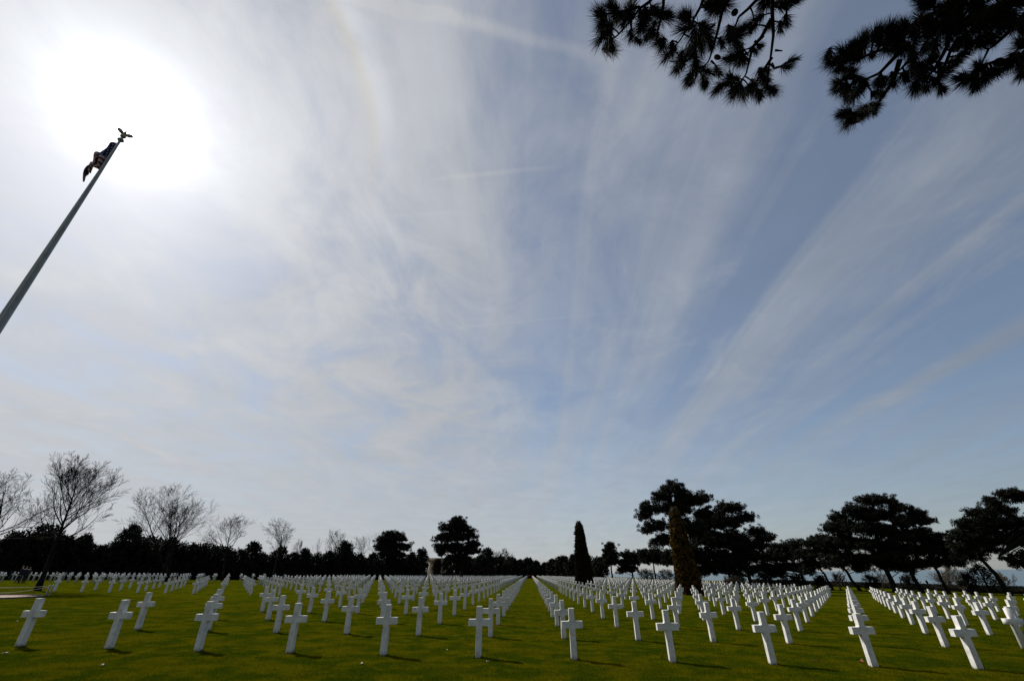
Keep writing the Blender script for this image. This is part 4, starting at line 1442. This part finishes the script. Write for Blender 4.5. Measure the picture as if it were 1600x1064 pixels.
# ------------------------------------------------------------------ people
def person(label, loc, h, face, top, bottom, stride=0.12, arm=0.15, bag=False, group='visitors'):
    """standing visitor; face: heading in radians"""
    s = h / 1.75
    V = [(0, 0, .95), (0, 0, 1.12), (0, 0, 1.32), (0, 0, 1.46), (0, .01, 1.52), (0, .03, 1.60), (0, .03, 1.71),
         (.10, 0, .92), (.11, .03 + stride * .4, .52), (.11, stride, .08), (.11, stride + .14, .03),
         (-.10, 0, .92), (-.11, .02 - stride * .3, .52), (-.11, -stride, .08), (-.11, -stride + .14, .03),
         (.19, 0, 1.41), (.24, -.02, 1.14), (.23, arm, .92), (.22, arm + .05, .82),
         (-.19, 0, 1.41), (-.24, -.02, 1.14), (-.23, .03, .90), (-.22, .06, .80)]
    E = [(0, 1), (1, 2), (2, 3), (3, 4), (4, 5), (5, 6), (0, 7), (7, 8), (8, 9), (9, 10), (0, 11), (11, 12), (12, 13), (13, 14), (3, 15), (15, 16), (16, 17), (17, 18), (3, 19), (19, 20), (20, 21), (21, 22)]
    R = [.15, .145, .17, .11, .055, .085, .075, .105, .07, .05, .045, .105, .07, .05, .045, .075, .055, .042, .038, .075, .055, .042, .038]
    me = bpy.data.meshes.new('person')
    me.from_pydata([tuple(q * s for q in v) for v in V], E, [])
    tmp = bpy.data.objects.new('tmp', me)
    COL.objects.link(tmp)
    sk = tmp.modifiers.new('skin', 'SKIN')
    sv = me.skin_vertices[0].data
    for i, r in enumerate(R):
        sv[i].radius = (r * s, r * s * (0.72 if i in (0, 1, 2) else 1.0))
    sv[0].use_root = True
    sb = tmp.modifiers.new('sub', 'SUBSURF')
    sb.levels = sb.render_levels = 1
    dg = bpy.context.evaluated_depsgraph_get()
    m2 = bpy.data.meshes.new_from_object(tmp.evaluated_get(dg))
    bpy.data.objects.remove(tmp)
    m2.name = 'person'
    for k in ('skin', top, bottom, 'black'):
        m2.materials.append(MAT[k])
    for p in m2.polygons:
        z = p.center.z / s
        x = abs(p.center.x) / s
        if z < 0.10:
            p.material_index = 3
        elif z > 1.49 or (z < 0.87 and x > 0.185):
            p.material_index = 0
        elif z > 0.90 or x > 0.19:
            p.material_index = 1
        else:
            p.material_index = 2
        p.use_smooth = True
    o = bpy.data.objects.new('person', m2)
    COL.objects.link(o)
    o.location = (loc[0], loc[1], float(gz(loc[0])))
    o.rotation_euler = (0, 0, face)
    tag(o, label, 'person', group)
    hb = MB()
    hb.lathe([(max(.002, .098 * math.sin(q)), 1.67 + .105 * math.cos(q)) for q in np.linspace(0, 1.75, 8)], 14, (0, .012, 0))
    hb.V = [v * s for v in hb.V]
    hb.build('hair', 'hair', o, True)
    cb = MB()
    cb.lathe([(.165, .84), (.172, .95), (.168, 1.1), (.185, 1.28), (.17, 1.40), (.08, 1.49)], 18)
    cb.V = [v * np.array([1.08, .82, 1]) * s for v in cb.V]
    cb.build('jacket', top, o, True)
    if bag:
        b2 = MB()
        b2.box((.20, -.16, .72), (.30, .14, 1.0))
        b2.V = [v * s for v in b2.V]
        tag(b2.build('shoulder_bag', 'brown', None, False, (loc[0], loc[1], 0)), 'brown shoulder bag carried by the leftmost visitor', 'bag')
    return o


def gl(px, py):
    p = on_ground(px, py)
    return p[0], p[1]


PPL = [
    ('visitor in black coat standing by the crosses left of the rope posts', (25, 911.0), 1.78, 2.6, 'black', 'black'),
    ('visitor in navy jacket close beside the black-coated one at the left', (31, 910.5), 1.70, 0.6, 'navy', 'black'),
    ('visitor in dark jacket half hidden behind the coated pair', (37, 910.0), 1.66, 1.2, 'brown', 'black'),
    ('distant visitor with pink top above the far left crosses', (417, 904.5), 1.70, 3.0, 'pink', 'denim'),
    ('distant visitor in white top before the dark tree line', (499, 904.0), 1.70, 3.0, 'white_cloth', 'black'),
    ('visitor standing alone against the pale sea right of the domed pine', (1452, 918.5), 1.75, 3.0, 'black', 'black'),
    ('visitor left of the lone one, beside a leaning pine trunk', (1411, 918.5), 1.72, 1.5, 'navy', 'black'),
    ('visitor right of the lone one, under the thin slanting pine', (1488, 919.0), 1.72, 2.0, 'black', 'denim'),
    ('visitor rightmost of the group under the pines', (1499, 919.0), 1.62, 2.8, 'brown', 'black'),
    ('visitor walking near the crossing trunks of the small pine', (1222, 914.0), 1.72, 1.6, 'navy', 'black'),
]
for lab, (px, py), h, face, t_, b_ in PPL:
    person(lab, gl(px, py), h, face, t_, b_)


# ------------------------------------------------------------------ small things lying on the lawn
def fallen(label, px, py, size, mat, seed, curl=0.35):
    rng = np.random.default_rng(seed)
    p = on_ground(px, py)
    mb = MB()
    n = 9
    V, Q = [], []
    for i in range(n):
        t = i / (n - 1)
        w = 0.42 * math.sin(math.pi * min(1, t * 0.96 + 0.02)) ** 0.7 * size
        lift = size * curl * (2 * t - 1) ** 2
        for k in (-1, -.4, .4, 1):
            V.append(((t - .5) * size, w * k, 0.02 + lift + abs(k) * w * curl * 0.9 + rng.normal(0, size * .02)))
    for i in range(n - 1):
        for k in range(3):
            a = i * 4 + k
            Q.append((a, a + 4, a + 5, a + 1))
    mb.add(V, None, Q)
    me = mb.mesh('fallen_leaf')
    o = link('fallen_leaf', me, mat, None, True, tuple(p))
    o.rotation_euler = (rng.normal(0, .2), rng.normal(0, .2), rng.random() * 6)
    sol = o.modifiers.new('thick', 'SOLIDIFY')
    sol.thickness = 0.003
    tag(o, label, 'leaf', 'leaves and petals on the lawn')


fallen('large curled brown leaf at the foot of the fifth cross right of the aisle', 1348, 1036, 0.12, 'fallen', 1, 0.5)
fallen('small brown leaf on the grass left of that large curled leaf', 1275, 1034, 0.10, 'fallen', 2)
fallen('yellow-brown leaf on the grass left of the second cross right of the aisle', 1036, 1028, 0.10, 'fallen', 3)
fallen('pale leaf beside the shadow of the cross left of the aisle', 761, 1035, 0.06, 'petal', 4)
fallen('white petal on the grass below the second front cross left of the aisle', 565, 1038, 0.06, 'petal', 5)
fallen('pale narrow leaf near the bottom left below the second front cross', 159, 1041, 0.07, 'petal', 6)
fallen('white petal left of the leftmost front cross', 26, 971, 0.06, 'petal', 7)
fallen('white petal at the left frame edge below the leftmost cross', 4, 1022, 0.05, 'petal', 8)
fallen('white petal just right of the frame-edge petal', 9, 1021, 0.05, 'petal', 9)
fallen('tiny pale petal between the aisle crosses and their neighbour', 699, 1016, 0.04, 'petal', 10)
